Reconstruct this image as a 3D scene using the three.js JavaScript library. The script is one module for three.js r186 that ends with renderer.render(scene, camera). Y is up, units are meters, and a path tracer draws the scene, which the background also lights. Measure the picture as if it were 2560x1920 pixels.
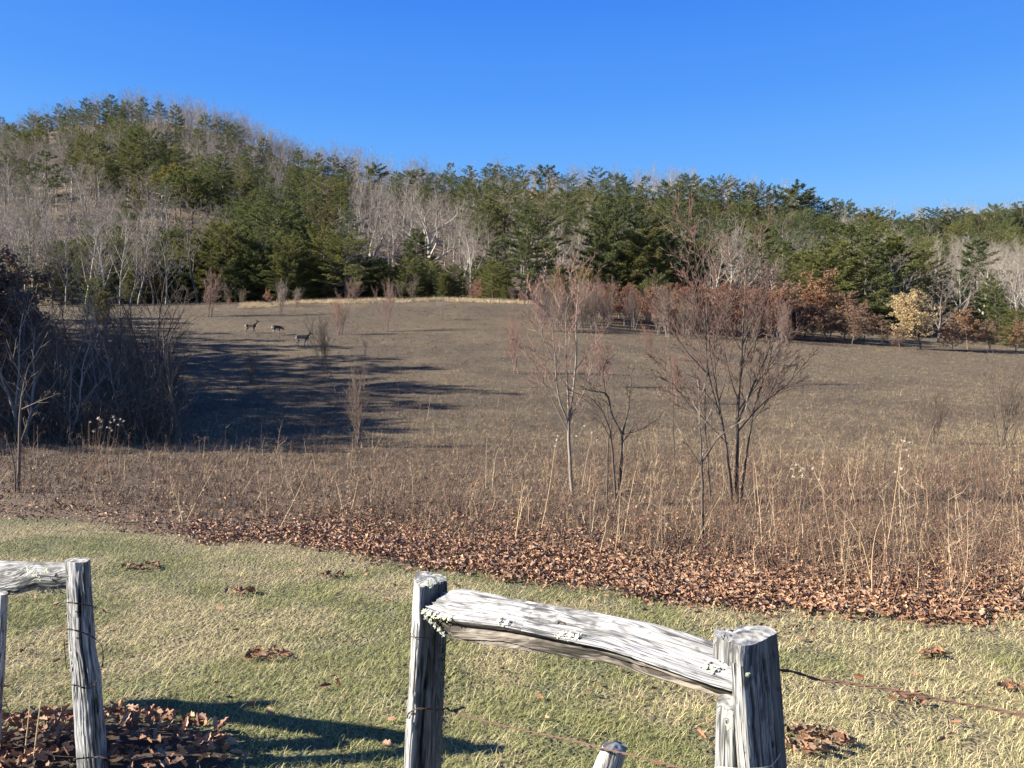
import * as THREE from 'three';
import { MarchingCubes } from 'three/addons/objects/MarchingCubes.js';

// ------------------------------------------------------------------ camera, sky, sun, exposure
const EYE = 1.9, F = 1920;                       // eye height (m), focal length in pixels of the 2560 x 1920 photograph
const scene = new THREE.Scene();
const camera = new THREE.PerspectiveCamera(53.13, 4 / 3, 0.05, 3000);
camera.position.set(0, EYE, 0);
camera.lookAt(0, EYE, -10);

const SUN_EL = 27 * Math.PI / 180, SUN_AHEAD = -8 * Math.PI / 180;
const sunDir = new THREE.Vector3(-Math.cos(SUN_EL) * Math.cos(SUN_AHEAD), Math.sin(SUN_EL), -Math.cos(SUN_EL) * Math.sin(SUN_AHEAD));
{
  const W = 512, Hh = 256, data = new Float32Array(W * Hh * 4);
  const K = 1 / 3.4, stops = [[-90, .10, .09, .07], [-4, .16, .15, .14], [0, .55, .70, .86], [6, .26, .54, .95], [12, .24, .55, 1.0], [15, .16, .455, 1.0], [20, .095, .345, .97], [27, .052, .25, .90], [45, .030, .135, .55], [90, .018, .08, .34]];
  for (let r = 0; r < Hh; r++) {
    const el = ((r + .5) / Hh - .5) * 180;
    let k = 0; while (k < stops.length - 2 && stops[k + 1][0] < el) k++;
    const a = stops[k], b = stops[k + 1], t = Math.min(1, Math.max(0, (el - a[0]) / (b[0] - a[0])));
    for (let c = 0; c < W; c++) {
      const az = ((c + .5) / W - .5) * 2 * Math.PI, y = Math.sin(el * Math.PI / 180), q = Math.cos(el * Math.PI / 180);
      const cosS = Math.cos(az) * q * sunDir.x + y * sunDir.y + Math.sin(az) * q * sunDir.z;
      const glow = el > 0 ? .30 * Math.exp((cosS - 1) * 9) : 0, o = (r * W + c) * 4;
      for (let j = 0; j < 3; j++) data[o + j] = K * (a[j + 1] + (b[j + 1] - a[j + 1]) * t + glow * [1, .95, .85][j]);
      data[o + 3] = 1;
    }
  }
  const sky = new THREE.DataTexture(data, W, Hh, THREE.RGBAFormat, THREE.FloatType);
  sky.mapping = THREE.EquirectangularReflectionMapping; sky.magFilter = THREE.LinearFilter; sky.minFilter = THREE.LinearFilter;
  sky.colorSpace = THREE.LinearSRGBColorSpace; sky.needsUpdate = true;
  scene.background = sky; scene.environment = sky;
}
const sun = new THREE.DirectionalLight(new THREE.Color(1, .91, .76), 5);
sun.name = 'sun';
sun.position.copy(sunDir).multiplyScalar(200); sun.target.position.set(0, 0, 0);
sun.castShadow = true; sun.shadow.mapSize.set(4096, 4096);
Object.assign(sun.shadow.camera, { left: -260, right: 260, top: 200, bottom: -200, near: 1, far: 900 });
sun.shadow.radius = 1;
scene.add(sun, sun.target);

const renderer = new THREE.WebGLRenderer({ antialias: true });
renderer.setSize(1024, 768);
renderer.toneMapping = THREE.LinearToneMapping;
renderer.toneMappingExposure = 3.4;
renderer.shadowMap.enabled = true;

// ------------------------------------------------------------------ helpers
function rng(seed) { let a = seed >>> 0; return () => { a = (a + 0x6D2B79F5) >>> 0; let t = Math.imul(a ^ (a >>> 15), 1 | a); t = (t + Math.imul(t ^ (t >>> 7), 61 | t)) ^ t; return ((t ^ (t >>> 14)) >>> 0) / 4294967296; }; }
const clamp = (x, a = 0, b = 1) => Math.min(b, Math.max(a, x)), lerp = (a, b, t) => a + (b - a) * t;
const sstep = (a, b, x) => { const t = clamp((x - a) / (b - a)); return t * t * (3 - 2 * t); };
function h2(i, j) { let h = Math.imul(i, 374761393) + Math.imul(j, 668265263) | 0; h = Math.imul(h ^ (h >>> 13), 1274126177); return ((h ^ (h >>> 16)) >>> 0) / 4294967296; }
function vn(x, y) { const i = Math.floor(x), j = Math.floor(y), f = x - i, g = y - j, u = f * f * (3 - 2 * f), v = g * g * (3 - 2 * g); return lerp(lerp(h2(i, j), h2(i + 1, j), u), lerp(h2(i, j + 1), h2(i + 1, j + 1), u), v); }
function fbm(x, y, o = 4) { let s = 0, a = .5, n = 0; for (let k = 0; k < o; k++) { s += a * vn(x + k * 17.3, y - k * 9.1); n += a; a *= .5; x *= 2.03; y *= 2.03; } return s / n; }
function interp(tab, x) { let k = 0; while (k < tab.length - 2 && tab[k + 1][0] < x) k++; const a = tab[k], b = tab[k + 1]; return lerp(a[1], b[1], (x - a[0]) / (b[0] - a[0])); }
const V = (x, y, z) => new THREE.Vector3(x, y, z);
const at = (X, Y, d) => V((X - 1280) / F * d, EYE - (Y - 960) / F * d, -d);        // what the photograph shows at X, Y, taken to be d metres off

class MB {                                                     // gathers triangles for ONE mesh
  constructor(norm = true) { this.p = []; this.n = norm ? [] : null; this.i = []; this.u = []; this.c = []; this.v = 0; }
  vert(x, y, z, nx = 0, ny = 1, nz = 0) { this.p.push(x, y, z); if (this.n) this.n.push(nx, ny, nz); return this.v++; }
  tri(ax, ay, az, bx, by, bz, cx, cy, cz) { const a = this.v; this.p.push(ax, ay, az, bx, by, bz, cx, cy, cz); this.v += 3; this.i.push(a, a + 1, a + 2); }
  tube(pts, rad, sides = 4) {
    const n = pts.length; if (n < 2) return;
    const t = V(), a = V(), b = V(), ref = V();
    let prev = null;
    for (let k = 0; k < n; k++) {
      t.subVectors(pts[Math.min(n - 1, k + 1)], pts[Math.max(0, k - 1)]).normalize();
      if (!prev) { ref.set(Math.abs(t.y) > .9 ? 1 : 0, Math.abs(t.y) > .9 ? 0 : 1, 0); a.crossVectors(t, ref).normalize(); } else a.copy(prev).addScaledVector(t, -prev.dot(t)).normalize();
      prev = a.clone(); b.crossVectors(t, a);
      const r = rad[k];
      for (let s = 0; s < sides; s++) { const q = s / sides * 6.2832, cs = Math.cos(q), sn = Math.sin(q), nx = a.x * cs + b.x * sn, ny = a.y * cs + b.y * sn, nz = a.z * cs + b.z * sn; this.vert(pts[k].x + nx * r, pts[k].y + ny * r, pts[k].z + nz * r, nx, ny, nz); }
    }
    const s0 = this.v - n * sides;
    for (let k = 0; k < n - 1; k++) for (let s = 0; s < sides; s++) { const q = (s + 1) % sides, A = s0 + k * sides + s, B = s0 + k * sides + q, C = A + sides, D = B + sides; this.i.push(A, B, D, A, D, C); }
  }
  geo() {
    const g = new THREE.BufferGeometry();
    g.setAttribute('position', new THREE.Float32BufferAttribute(this.p, 3));
    if (this.n) g.setAttribute('normal', new THREE.Float32BufferAttribute(this.n, 3));
    if (this.u.length) g.setAttribute('uv', new THREE.Float32BufferAttribute(this.u, 2));
    if (this.c.length) g.setAttribute('color', new THREE.Float32BufferAttribute(this.c, 3));
    g.setIndex(this.i); return g;
  }
}
const used = {};
function numbered(n) { const b = n.replace(/_\d{3}$/, ''); const k = used[b] = (used[b] ?? -1) + 1; return k ? b + '_' + String(k).padStart(3, '0') : b; }
function shadows(o) { o.traverse((m) => { if (m.isMesh) { m.castShadow = true; m.receiveShadow = true; } }); return o; }
function part(name, g, m, parent) { const o = new THREE.Mesh(g, m); o.name = name; if (parent) parent.add(o); return o; }
const labels = new Set();
function add(o, name, label, category, group) { o.name = numbered(name); o.userData = { label, category }; if (group) o.userData.group = group; labels.add(label); scene.add(shadows(o)); return o; }
function struct(o, name) { o.name = name; o.userData = { kind: 'structure' }; scene.add(shadows(o)); return o; }
function stuff(o, name, label, category) { o.name = numbered(name); o.userData = { kind: 'stuff', label, category }; scene.add(shadows(o)); return o; }
const ONES = 'zero one two three four five six seven eight nine ten eleven twelve thirteen fourteen fifteen sixteen seventeen eighteen nineteen'.split(' '), TENS = ',,twenty,thirty,forty,fifty,sixty,seventy,eighty,ninety'.split(',');
const inWords = (n) => n < 20 ? ONES[n] : n >= 100 ? 'hundred' : TENS[Math.floor(n / 10)] + (n % 10 ? '-' + ONES[n % 10] : '');
function whereIs(p) {                                           // the place in the photograph, in words
  const d = Math.max(.5, -p.z), X = (1280 + F * p.x / d) / 25.6, Y = (960 - F * (p.y - EYE) / d) / 19.2;
  if (X < -1 || X > 101) return null;
  const hx = clamp(Math.round(X * 2), 0, 199), w = inWords(hx >> 1) + (hx & 1 ? ' and a half' : '');
  return `${w} percent across, ${inWords(clamp(Math.round(Y), 0, 99))} down`;
}
let hidden = 0;
function placed(look, p) {                                      // a label that names one thing
  const w = whereIs(p); if (!w) return `${look}, beyond the edge of the view`;
  const [a, b] = w.split(', '); let l = `${look}, ${w}`;
  if (labels.has(l)) l = `${look}, ${b.replace(' down', ' percent down')}, ${a.replace(' percent across', ' across')}`;
  const short = look.split(/ on | at | in | before | below /)[0]; if (labels.has(l)) l = `${short}, ${w.replace(' down', ' and a half down')}`; if (labels.has(l)) l = `${short} hidden behind others, ${w}`; if (labels.has(l)) l = `${short} hidden hindmost, ${w}`;
  if (l.split(/\s+/).length > 16) l = l.replace(/ percent/g, '').replace(' in the shaded thicket', ' in thicket');
  labels.add(l); return l;
}
const std = (r, g, b, rough = .9, extra = {}) => new THREE.MeshStandardMaterial({ color: new THREE.Color().setRGB(r, g, b), roughness: rough, side: THREE.DoubleSide, ...extra });
function dataTex(w, h, fn, srgb) {
  const a = new Uint8Array(w * h * 4), o = [0, 0, 0];
  for (let y = 0; y < h; y++) for (let x = 0; x < w; x++) { fn(x / w, y / h, o); const k = (y * w + x) * 4; for (let j = 0; j < 3; j++) a[k + j] = clamp(srgb ? Math.pow(clamp(o[j]), 1 / 2.2) : o[j]) * 255; a[k + 3] = 255; }
  const t = new THREE.DataTexture(a, w, h); t.wrapS = t.wrapT = THREE.RepeatWrapping; t.magFilter = THREE.LinearFilter; t.minFilter = THREE.LinearMipmapLinearFilter; t.generateMipmaps = true; if (srgb) t.colorSpace = THREE.SRGBColorSpace; t.needsUpdate = true; return t;
}

// ------------------------------------------------------------------ the land
const ND = [0, 10, 15, 20, 26, 32, 40, 50, 62, 75, 90, 105, 115];
const NX = [0, 640, 1280, 1920, 2560];
const NH = [
  [0, 0, .05, .12, .4, .95, 2.0, 3.5, 5.5, 7.8, 10.2, 12.4, 13.6],
  [0, 0, 0, .02, .2, .7, 1.6, 3.0, 4.95, 6.9, 10.1, 13.0, 14.0],
  [0, 0, 0, 0, .15, .6, 1.5, 2.9, 4.8, 7.0, 10.3, 13.2, 14.2],
  [0, -.05, -.08, -.1, .02, .35, 1.1, 2.3, 3.9, 5.7, 7.6, 9.8, 11.4],
  [0, -.1, -.15, -.18, -.1, .12, .7, 1.6, 2.8, 4.4, 6.0, 7.6, 9.0]];
const RIDGE_Y = [[-700, 430], [-300, 385], [0, 350], [150, 318], [300, 300], [450, 312], [600, 352], [750, 418], [900, 455], [1100, 478], [1300, 476], [1500, 486], [1800, 502], [2000, 530], [2150, 566], [2260, 585], [2400, 572], [2560, 552], [2800, 520], [3300, 560]];
const RIDGE_D = [[-700, 330], [600, 330], [950, 300], [1900, 300], [2150, 330], [2350, 400], [3300, 420]];
function spline(xs, ys, x) {                                      // monotone enough: Catmull-Rom
  let k = 0; while (k < xs.length - 2 && xs[k + 1] < x) k++;
  const n = xs.length, i0 = Math.max(0, k - 1), i3 = Math.min(n - 1, k + 2), t = clamp((x - xs[k]) / (xs[k + 1] - xs[k]));
  const m1 = (ys[k + 1] - ys[i0]) / (xs[k + 1] - xs[i0]), m2 = (ys[i3] - ys[k]) / (xs[i3] - xs[k]), w = xs[k + 1] - xs[k], t2 = t * t, t3 = t2 * t;
  return (2 * t3 - 3 * t2 + 1) * ys[k] + (t3 - 2 * t2 + t) * m1 * w + (-2 * t3 + 3 * t2) * ys[k + 1] + (t3 - t2) * m2 * w;
}
function fieldH(X, d) { const x = clamp(X, -400, 2960); const col = NH.map((r) => spline(ND, r, Math.min(d, 115))); if (x < 0) return lerp(col[0], col[1], x / 640 * .5); if (x > 2560) return lerp(col[3], col[4], 1 + (x - 2560) / 640 * .5); return spline(NX, col, x); }
function landH(x, d) {
  const X = 1280 + F * x / Math.max(d, 4);
  let h = d <= 0 ? 0 : fieldH(X, d);
  if (d > 115) {
    const Xc = clamp(X, -690, 3290), rd = interp(RIDGE_D, Xc), ry = interp(RIDGE_Y, Xc), rh = EYE + rd * (960 - ry) / F, t = (d - 115) / (rd - 115);
    const slope0 = .16 * (rd - 115);
    if (t < 1) { const e = t * t * (3 - 2 * t) * .35 + t * .65; h = lerp(h, rh, e) + slope0 * 0 + 5 * Math.sin(t * Math.PI) * (fbm(x / 60 + 7, d / 60) - .5) * 2; }
    else h = rh - (d - rd) * .3 - (d - rd) * (d - rd) * .0006;
  }
  const am = sstep(8, 30, d) * .12 + sstep(100, 160, d) * 1.2;
  return Math.max(-60, h + (fbm(x / 6 + 3, d / 6) - .5) * am + (fbm(x * 1.3, d * 1.3, 3) - .5) * .05 * sstep(2, 4, d));
}
const projX = (x, d) => 1280 + F * x / d, projY = (y, d) => 960 - F * (y - EYE) / d;
const EDGE = [[-40, 26], [-20, 17], [-7.37, 11.05], [-3.85, 9.48], [-1.66, 8.39], [.08, 7.6], [1.83, 6.9], [3.07, 6.6], [4.16, 6.48], [9, 5.6], [20, 3], [60, 0]];
const edgeD = (x) => interp(EDGE, clamp(x, -40, 60)) + (fbm(x * 1.1, 5, 3) - .5) * .9;
const ground = (x, d) => V(x, landH(x, d), -d);

// patches of pale grass against dark stubble, drawn out across the slope
const paleness = (x, d) => { const n = fbm(x / 3.5 + 11, d / 3.6 + 4, 5) * .65 + fbm(x / 22, d / 9 + 8, 3) * .35; return sstep(.40, .66, n + .07 * sstep(0, 30, x) + .05 * sstep(30, 60, d)); };
const greenness = (x, d) => sstep(.44, .58, fbm(x / .95 + 31, d / .9 + 2, 5) + .05 * sstep(0, -3, x) * sstep(5, 8, d) - .05);
{
  const xs = [0], ds = [];
  for (let x = 0, s = .22; x < 700; x += s, s *= 1.035) xs.push(x + s);
  const ax = [...xs.slice(1).reverse().map((x) => -x), ...xs];
  for (let d = -90; d < 0; d += 7.5) ds.push(d);
  for (let d = 0; d < 14; d += .22) ds.push(d);
  for (let d = 14, s = .26; d < 900; d += s, s *= 1.028) ds.push(d);
  const nx = ax.length, nd = ds.length, P = new Float32Array(nx * nd * 3), C = new Float32Array(nx * nd * 3), U = new Float32Array(nx * nd * 2), I = [];
  for (let j = 0; j < nd; j++) for (let i = 0; i < nx; i++) {
    const x = ax[i], d = ds[j], k = j * nx + i, y = landH(x, d);
    P.set([x, y, -d], k * 3); U.set([x / 2, d / 2], k * 2);
    const q = d - edgeD(x), inField = sstep(-.15, .25, q), wood = sstep(108, 118, d + (fbm(x / 8, 3) - .5) * 8);
    const g = greenness(x, d), lawn = [lerp(.15, .085, g), lerp(.125, .09, g), lerp(.07, .04, g)];
    const pale = paleness(x, d) * .35 + .16, far = sstep(12, 30, d);
    const fld = [lerp(lerp(.074, .046, far), .165, pale * .75 * (.4 + .6 * far)), lerp(lerp(.047, .034, far), .125, pale * .75 * (.4 + .6 * far)), lerp(lerp(.030, .022, far), .070, pale * .75 * (.4 + .6 * far))];
    for (let c = 0; c < 3; c++) C[k * 3 + c] = lerp(lerp(lawn[c], fld[c], inField), [.105, .075, .05][c], wood) * 1.5;
  }
  for (let j = 0; j < nd - 1; j++) for (let i = 0; i < nx - 1; i++) { const a = j * nx + i, b = a + 1, c = a + nx, e = c + 1; I.push(a, b, e, a, e, c); }
  const g = new THREE.BufferGeometry();
  g.setAttribute('position', new THREE.BufferAttribute(P, 3)); g.setAttribute('color', new THREE.BufferAttribute(C, 3)); g.setAttribute('uv', new THREE.BufferAttribute(U, 2)); g.setIndex(I); g.computeVertexNormals();
  const tx = dataTex(512, 512, (u, v, o) => { const w = (s) => { const a = u * s, b = v * s; return lerp(lerp(vn(a, b), vn(a - s, b), u), lerp(vn(a, b - s), vn(a - s, b - s), u), v); }; const n = .35 + .65 * (w(16) * .3 + w(64) * .35 + w(170) * .35); o[0] = n; o[1] = n * .98; o[2] = n * .95; }, true);
  const bp = dataTex(512, 512, (u, v, o) => { const s = 128, a = u * s, b = v * s; o[0] = o[1] = o[2] = lerp(lerp(vn(a, b), vn(a - s, b), u), lerp(vn(a, b - s), vn(a - s, b - s), u), v); });
  struct(new THREE.Mesh(g, new THREE.MeshStandardMaterial({ vertexColors: true, map: tx, bumpMap: bp, bumpScale: .03, roughness: 1 })), 'ground');
}

// ------------------------------------------------------------------ leafless trees
const UP = V(0, 1, 0);
function grow(out, p, dir, len, r, lvl, o, R) {                  // one limb and what grows from it
  const last = lvl >= o.levels, n = last ? 2 : Math.max(3, Math.round(len / o.seg[lvl])), pts = [p.clone()], rad = [r], dirs = [dir.clone()], q = p.clone(), v = dir.clone();
  for (let k = 1; k <= n; k++) {
    v.x += (R() - .5) * o.wob; v.z += (R() - .5) * o.wob; v.y += (R() - .5) * o.wob * .6 + o.up[Math.min(lvl, o.up.length - 1)]; v.normalize();
    q.addScaledVector(v, len / n); pts.push(q.clone()); rad.push(Math.max(o.rmin, r * (1 - .8 * k / n))); dirs.push(v.clone());
  }
  rad[n] = Math.max(o.rmin * .5, rad[n] * .6);
  (out[lvl] ??= []).push([pts, rad]);
  if (last) return;
  branches(out, pts, rad, dirs, len, lvl, o, R);
}
function branches(out, pts, rad, dirs, len, lvl, o, R) {
  const n = pts.length - 1, m = Math.round(o.kids[lvl] * (.75 + R() * .5));
  let az = R() * 6.28;
  for (let k = 0; k < m; k++) {
    const t = lerp(o.from[lvl], .98, (k + R()) / m), f = t * n, i = Math.min(n - 1, Math.floor(f)), p = pts[i].clone().lerp(pts[i + 1], f - i), d = dirs[i + 1].clone();
    az += 2.4 + (R() - .5); const side = V(Math.cos(az), 0, Math.sin(az)).addScaledVector(d, -d.dot(V(Math.cos(az), 0, Math.sin(az)))).normalize(), a = o.ang[lvl] * (.75 + R() * .5);
    d.multiplyScalar(Math.cos(a)).addScaledVector(side, Math.sin(a)).normalize();
    const L = len * o.ratio[lvl] * (1 - (o.taper ?? .55) * t) * (.7 + .6 * R());
    grow(out, p, d, L, Math.max(o.rmin, lerp(rad[i], rad[i + 1], f - i) * o.rr), lvl + 1, o, R);
  }
}
function emit(out, lo, hi, sides) { const b = new MB(); for (let l = lo; l <= hi && l < out.length; l++) for (const [p, r] of out[l] ?? []) b.tube(p, r, sides[l] ?? 3); return b.geo(); }
const bark = { grey: std(.27, .245, .21), pale: std(.42, .385, .32), white: std(.60, .56, .50), dark: std(.075, .058, .046), brown: std(.13, .098, .076), rose: std(.21, .135, .115), red: std(.225, .13, .10), twig: std(.215, .19, .16), mauve: std(.225, .19, .165), silver: std(.27, .25, .22) };
function bareTree(seed, o) {
  const R = rng(seed), out = [], stems = [];
  const c = { levels: 3, seg: [.9, .7, .5, .4], wob: .22, up: [.04, .06, .05, .03], kids: [9, 7, 6], from: [.3, .25, .2], ang: [.75, .8, .8], ratio: [.5, .5, .45], rr: .6, rmin: .006, ...o };
  for (let k = 0; k < (c.stems ?? 1); k++) {
    const a = R() * 6.28, lean = (c.lean ?? .06) * (.5 + R()), own = [];
    const n0 = V((R() - .5) * (c.base ?? 0), -.1, (R() - .5) * (c.base ?? 0));
    grow(own, n0, V(Math.cos(a) * lean, 1, Math.sin(a) * lean).normalize(), c.h * (k ? .7 + .3 * R() : 1), c.r * (k ? .6 + .4 * R() : 1), 0, c, R);
    stems.push(own[0]); own.forEach((s, l) => { if (l) (out[l] ??= []).push(...s); });
  }
  return { stems: stems.map((s) => { const b = new MB(); for (const [p, r] of s) b.tube(p, r, c.sides ?? 6); return b.geo(); }), limbs: emit(out, 1, 1, [6, 4, 3, 3]), twigs: emit(out, 2, 9, [6, 4, 3, 3]) };
}
function treeOf(geo, mTrunk, mLimb, mTwig) {
  const g = new THREE.Group();
  for (const s of geo.stems) part(geo.stems.length > 1 ? 'stem' : 'trunk', s, mTrunk, g);
  const c = part('crown', geo.twigs, mTwig, g); part('limb', geo.limbs, mLimb, c); return g;
}

// ------------------------------------------------------------------ evergreens
function pine(seed, o) {
  const R = rng(seed), wood = new MB(), need = new MB(false), H = o.h, W = o.w / 2, cb = o.base;
  const tp = [], tr = []; let lx = 0, lz = 0;
  for (let k = 0; k <= 8; k++) { tp.push(V(lx, k / 8 * H * .98 - .1, lz)); tr.push((o.tr ?? H * .016) * (1 - .9 * k / 8)); lx += (R() - .5) * H * .01; lz += (R() - .5) * H * .01; }
  const trunk = new MB(); trunk.tube(tp, tr, 6);
  const tuft = (x, y, z, dx, dy, dz, s, n) => {
    for (let k = 0; k < n; k++) {
      let ax = dx * .8 + (R() - .5) * 1.7, ay = dy * .8 + .25 + (R() - .5) * 1.3, az = dz * .8 + (R() - .5) * 1.7; const l = s * (.6 + .7 * R()) / Math.hypot(ax, ay, az); ax *= l; ay *= l; az *= l;
      let px = (R() - .5), py = (R() - .5), pz = (R() - .5); const w = s * (o.nw ?? .11) / Math.hypot(px, py, pz); px *= w; py *= w; pz *= w;
      need.tri(x - px, y - py, z - pz, x + px, y + py, z + pz, x + ax, y + ay, z + az);
    }
  };
  const n = o.whorls; let az = R() * 6;
  for (let k = 0; k < n; k++) {
    const t = (k + .3 + R() * .4) / n, y = lerp(cb, H * .985, Math.pow(t, o.pack ?? .85)), env = o.env(t) * W, m = Math.max(3, Math.round(o.arms * (1 - .35 * t)));
    az += 1 + R();
    for (let j = 0; j < m; j++) {
      if (R() < (o.gap ?? .12)) continue;
      const a = az + j / m * 6.283 + (R() - .5) * .6, L = Math.max(.25, env * (.62 + .5 * R())), pitch = lerp(o.pitch[0], o.pitch[1], t) + (R() - .5) * .3, cs = Math.cos(a), sn = Math.sin(a);
      const pts = [], rad = [], N = 5; let px = 0, py = y;
      for (let s = 0; s <= N; s++) { pts.push(V(cs * px, py, sn * px)); rad.push(Math.max(.012, L * .014 * (1 - s / N))); const b = pitch + (o.curl ?? .35) * (s / N - .3); px += L / N * Math.cos(b); py += L / N * Math.sin(b); }
      wood.tube(pts, rad, 3);
      const cnt = Math.max(3, Math.round(L * o.dens));
      for (let s = 0; s < cnt; s++) {
        const f = lerp(o.inner ?? .3, 1, Math.pow((s + R()) / cnt, .8)) * N, i = Math.min(N - 1, Math.floor(f)), p = pts[i].clone().lerp(pts[i + 1], f - i), sp = L * .26 * (1.15 - f / N) + .05, off = (R() - .5) * 2 * sp;
        tuft(p.x - sn * off + cs * (R() - .5) * .2, p.y + (R() - .4) * .9 * o.tuft, p.z + cs * off + sn * (R() - .5) * .2, cs * .8 - sn * off * .7, .35, sn * .8 + cs * off * .7, o.tuft, o.blades);
      }
    }
  }
  tuft(0, H * .97, 0, 0, 1.6, 0, o.tuft * 1.1, 8);
  return { trunk: trunk.geo(), wood: wood.geo(), need: need.geo() };
}
const leafy2 = (r, g, b, rough) => new THREE.MeshPhysicalMaterial({ color: new THREE.Color().setRGB(r, g, b), roughness: Math.max(.9, rough), transmission: .4, thickness: 0, side: THREE.DoubleSide, specularIntensity: .4 });
const needles = {
  deep: leafy2(.092, .118, .044, .75), mid: leafy2(.130, .152, .052, .75), olive: leafy2(.170, .172, .054, .75), light: leafy2(.180, .195, .060, .75), yellow: leafy2(.23, .195, .05, .8), blue: leafy2(.110, .138, .070, .75), rust: leafy2(.27, .12, .035, .85), dim: leafy2(.14, .125, .052, .8)
};
const pineBark = std(.13, .10, .08), pineLimb = std(.11, .085, .065);
const ENV = { white: (t) => Math.pow(1 - t, .62) * (.55 + .45 * Math.min(1, t * 6)) + .05, cone: (t) => (1 - t) * .97 + .04, round: (t) => Math.sqrt(Math.max(0, 1 - Math.pow(Math.abs(t * 1.5 - .55) / .98, 2.2))) * .95 + .05, flat: (t) => .35 + .65 * Math.sin(Math.PI * clamp(t * .75 + .2)) };
const PINE = { white: [], round: [], cedar: [], flat: [] };
PINE.skirt = []; PINE.bush = [];
for (let k = 0; k < 5; k++) PINE.white.push(pine(100 + k, { h: 10, w: 5.8 + (k % 3) * .8, base: 1.8 + (k % 2) * .8, whorls: 16 + k % 3, arms: 7, env: ENV.white, pitch: [-.08, .55], curl: .5, dens: 14, tuft: .25, blades: 8, nw: .13, gap: .30 }));
for (let k = 0; k < 4; k++) PINE.round.push(pine(200 + k, { h: 10, w: 6.8, base: 1.6, whorls: 16, arms: 8, env: ENV.round, pitch: [-.05, .75], curl: .3, dens: 13, tuft: .25, blades: 8, nw: .13, gap: .30 }));
for (let k = 0; k < 4; k++) PINE.skirt.push(pine(500 + k, { h: 10, w: 6.2, base: .5, whorls: 17, arms: 7, env: ENV.white, pitch: [-.1, .6], curl: .4, dens: 18, tuft: .27, blades: 8, nw: .13, gap: .10 }));
for (let k = 0; k < 4; k++) PINE.bush.push(pine(600 + k, { h: 10, w: 7.4, base: .4, whorls: 16, arms: 8, env: ENV.round, pitch: [.0, .8], curl: .3, dens: 17, tuft: .27, blades: 8, nw: .13, gap: .10 }));
for (let k = 0; k < 3; k++) PINE.cedar.push(pine(300 + k, { h: 10, w: 5.6, base: .4, whorls: 20, arms: 8, env: ENV.round, pitch: [.2, .9], curl: .3, dens: 13, tuft: .34, blades: 9, nw: .13, gap: .05 }));
for (let k = 0; k < 3; k++) PINE.flat.push(pine(400 + k, { h: 10, w: 6.4, base: 5.2, whorls: 8, arms: 6, env: ENV.flat, pitch: [-.05, .5], curl: .45, dens: 13, tuft: .38, blades: 9, nw: .13, gap: .15 }));
const protos = new Map();
function pineThing(kind, v, tone) {
  const key = kind + v + tone; let p = protos.get(key);
  if (!p) { const g = PINE[kind][v]; p = new THREE.Group(); part('trunk', g.trunk, pineBark, p); const c = part('crown', g.need, needles[tone], p); part('limb', g.wood, pineLimb, c); protos.set(key, p); }
  return p.clone();
}
const LOOK = { deep: 'dark green', mid: 'green', olive: 'olive green', light: 'bright green', yellow: 'yellowing', blue: 'cool green', rust: 'rusty brown', dim: 'brownish green' };
const SHAPE = { white: 'tiered pine', round: 'rounded pine', cedar: 'dense cedar', flat: 'flat-topped pine', skirt: 'full-skirted pine', bush: 'bushy pine' };
const PR = rng(77);
function hillName(X, d) { return d < 128 ? 'at the field edge' : X < 900 ? 'on the higher hill' : X < 2150 || d < 240 ? 'on the long ridge' : 'on the far ridge'; }
// a tree whose top shows at X, Ytop and that is Ht metres tall: walk up the slope until it fits
function depthFor(X, Ytop, Ht, from = 112) { const x0 = (X - 1280) / F, rd = interp(RIDGE_D, clamp(X, -690, 3290)) + 6; for (let d = from; d < rd; d += 1) if (projY(landH(x0 * d, d) + Ht, d) <= Ytop) return [d, Ht]; const y = EYE - (Ytop - 960) / F * rd; return [rd, Math.max(3, y - landH(x0 * rd, rd))]; }
let nPine = 0; const taken = [];
function putPine(X, Ytop, Ht, kind, tone, wide = 1, from) {
  const [d, h] = depthFor(X, Ytop, Ht, from), x = (X - 1280) / F * d, o = pineThing(kind, Math.floor(PR() * PINE[kind].length), tone), s = h / 10;
  o.position.copy(ground(x, d)); o.rotation.y = PR() * 6.28; o.scale.set(s * wide, s, s * wide); o.rotation.z = (PR() - .5) * .05;
  taken.push([x, d, h * .28 * wide]); nPine++;
  add(o, kind === 'cedar' ? 'cedar_tree' : 'pine_tree', placed(`${LOOK[tone]} ${SHAPE[kind]} ${hillName(X, d)}`, V(x, o.position.y + h * .8, -d)), 'tree', `evergreens ${hillName(X, d)}`);
}
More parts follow.
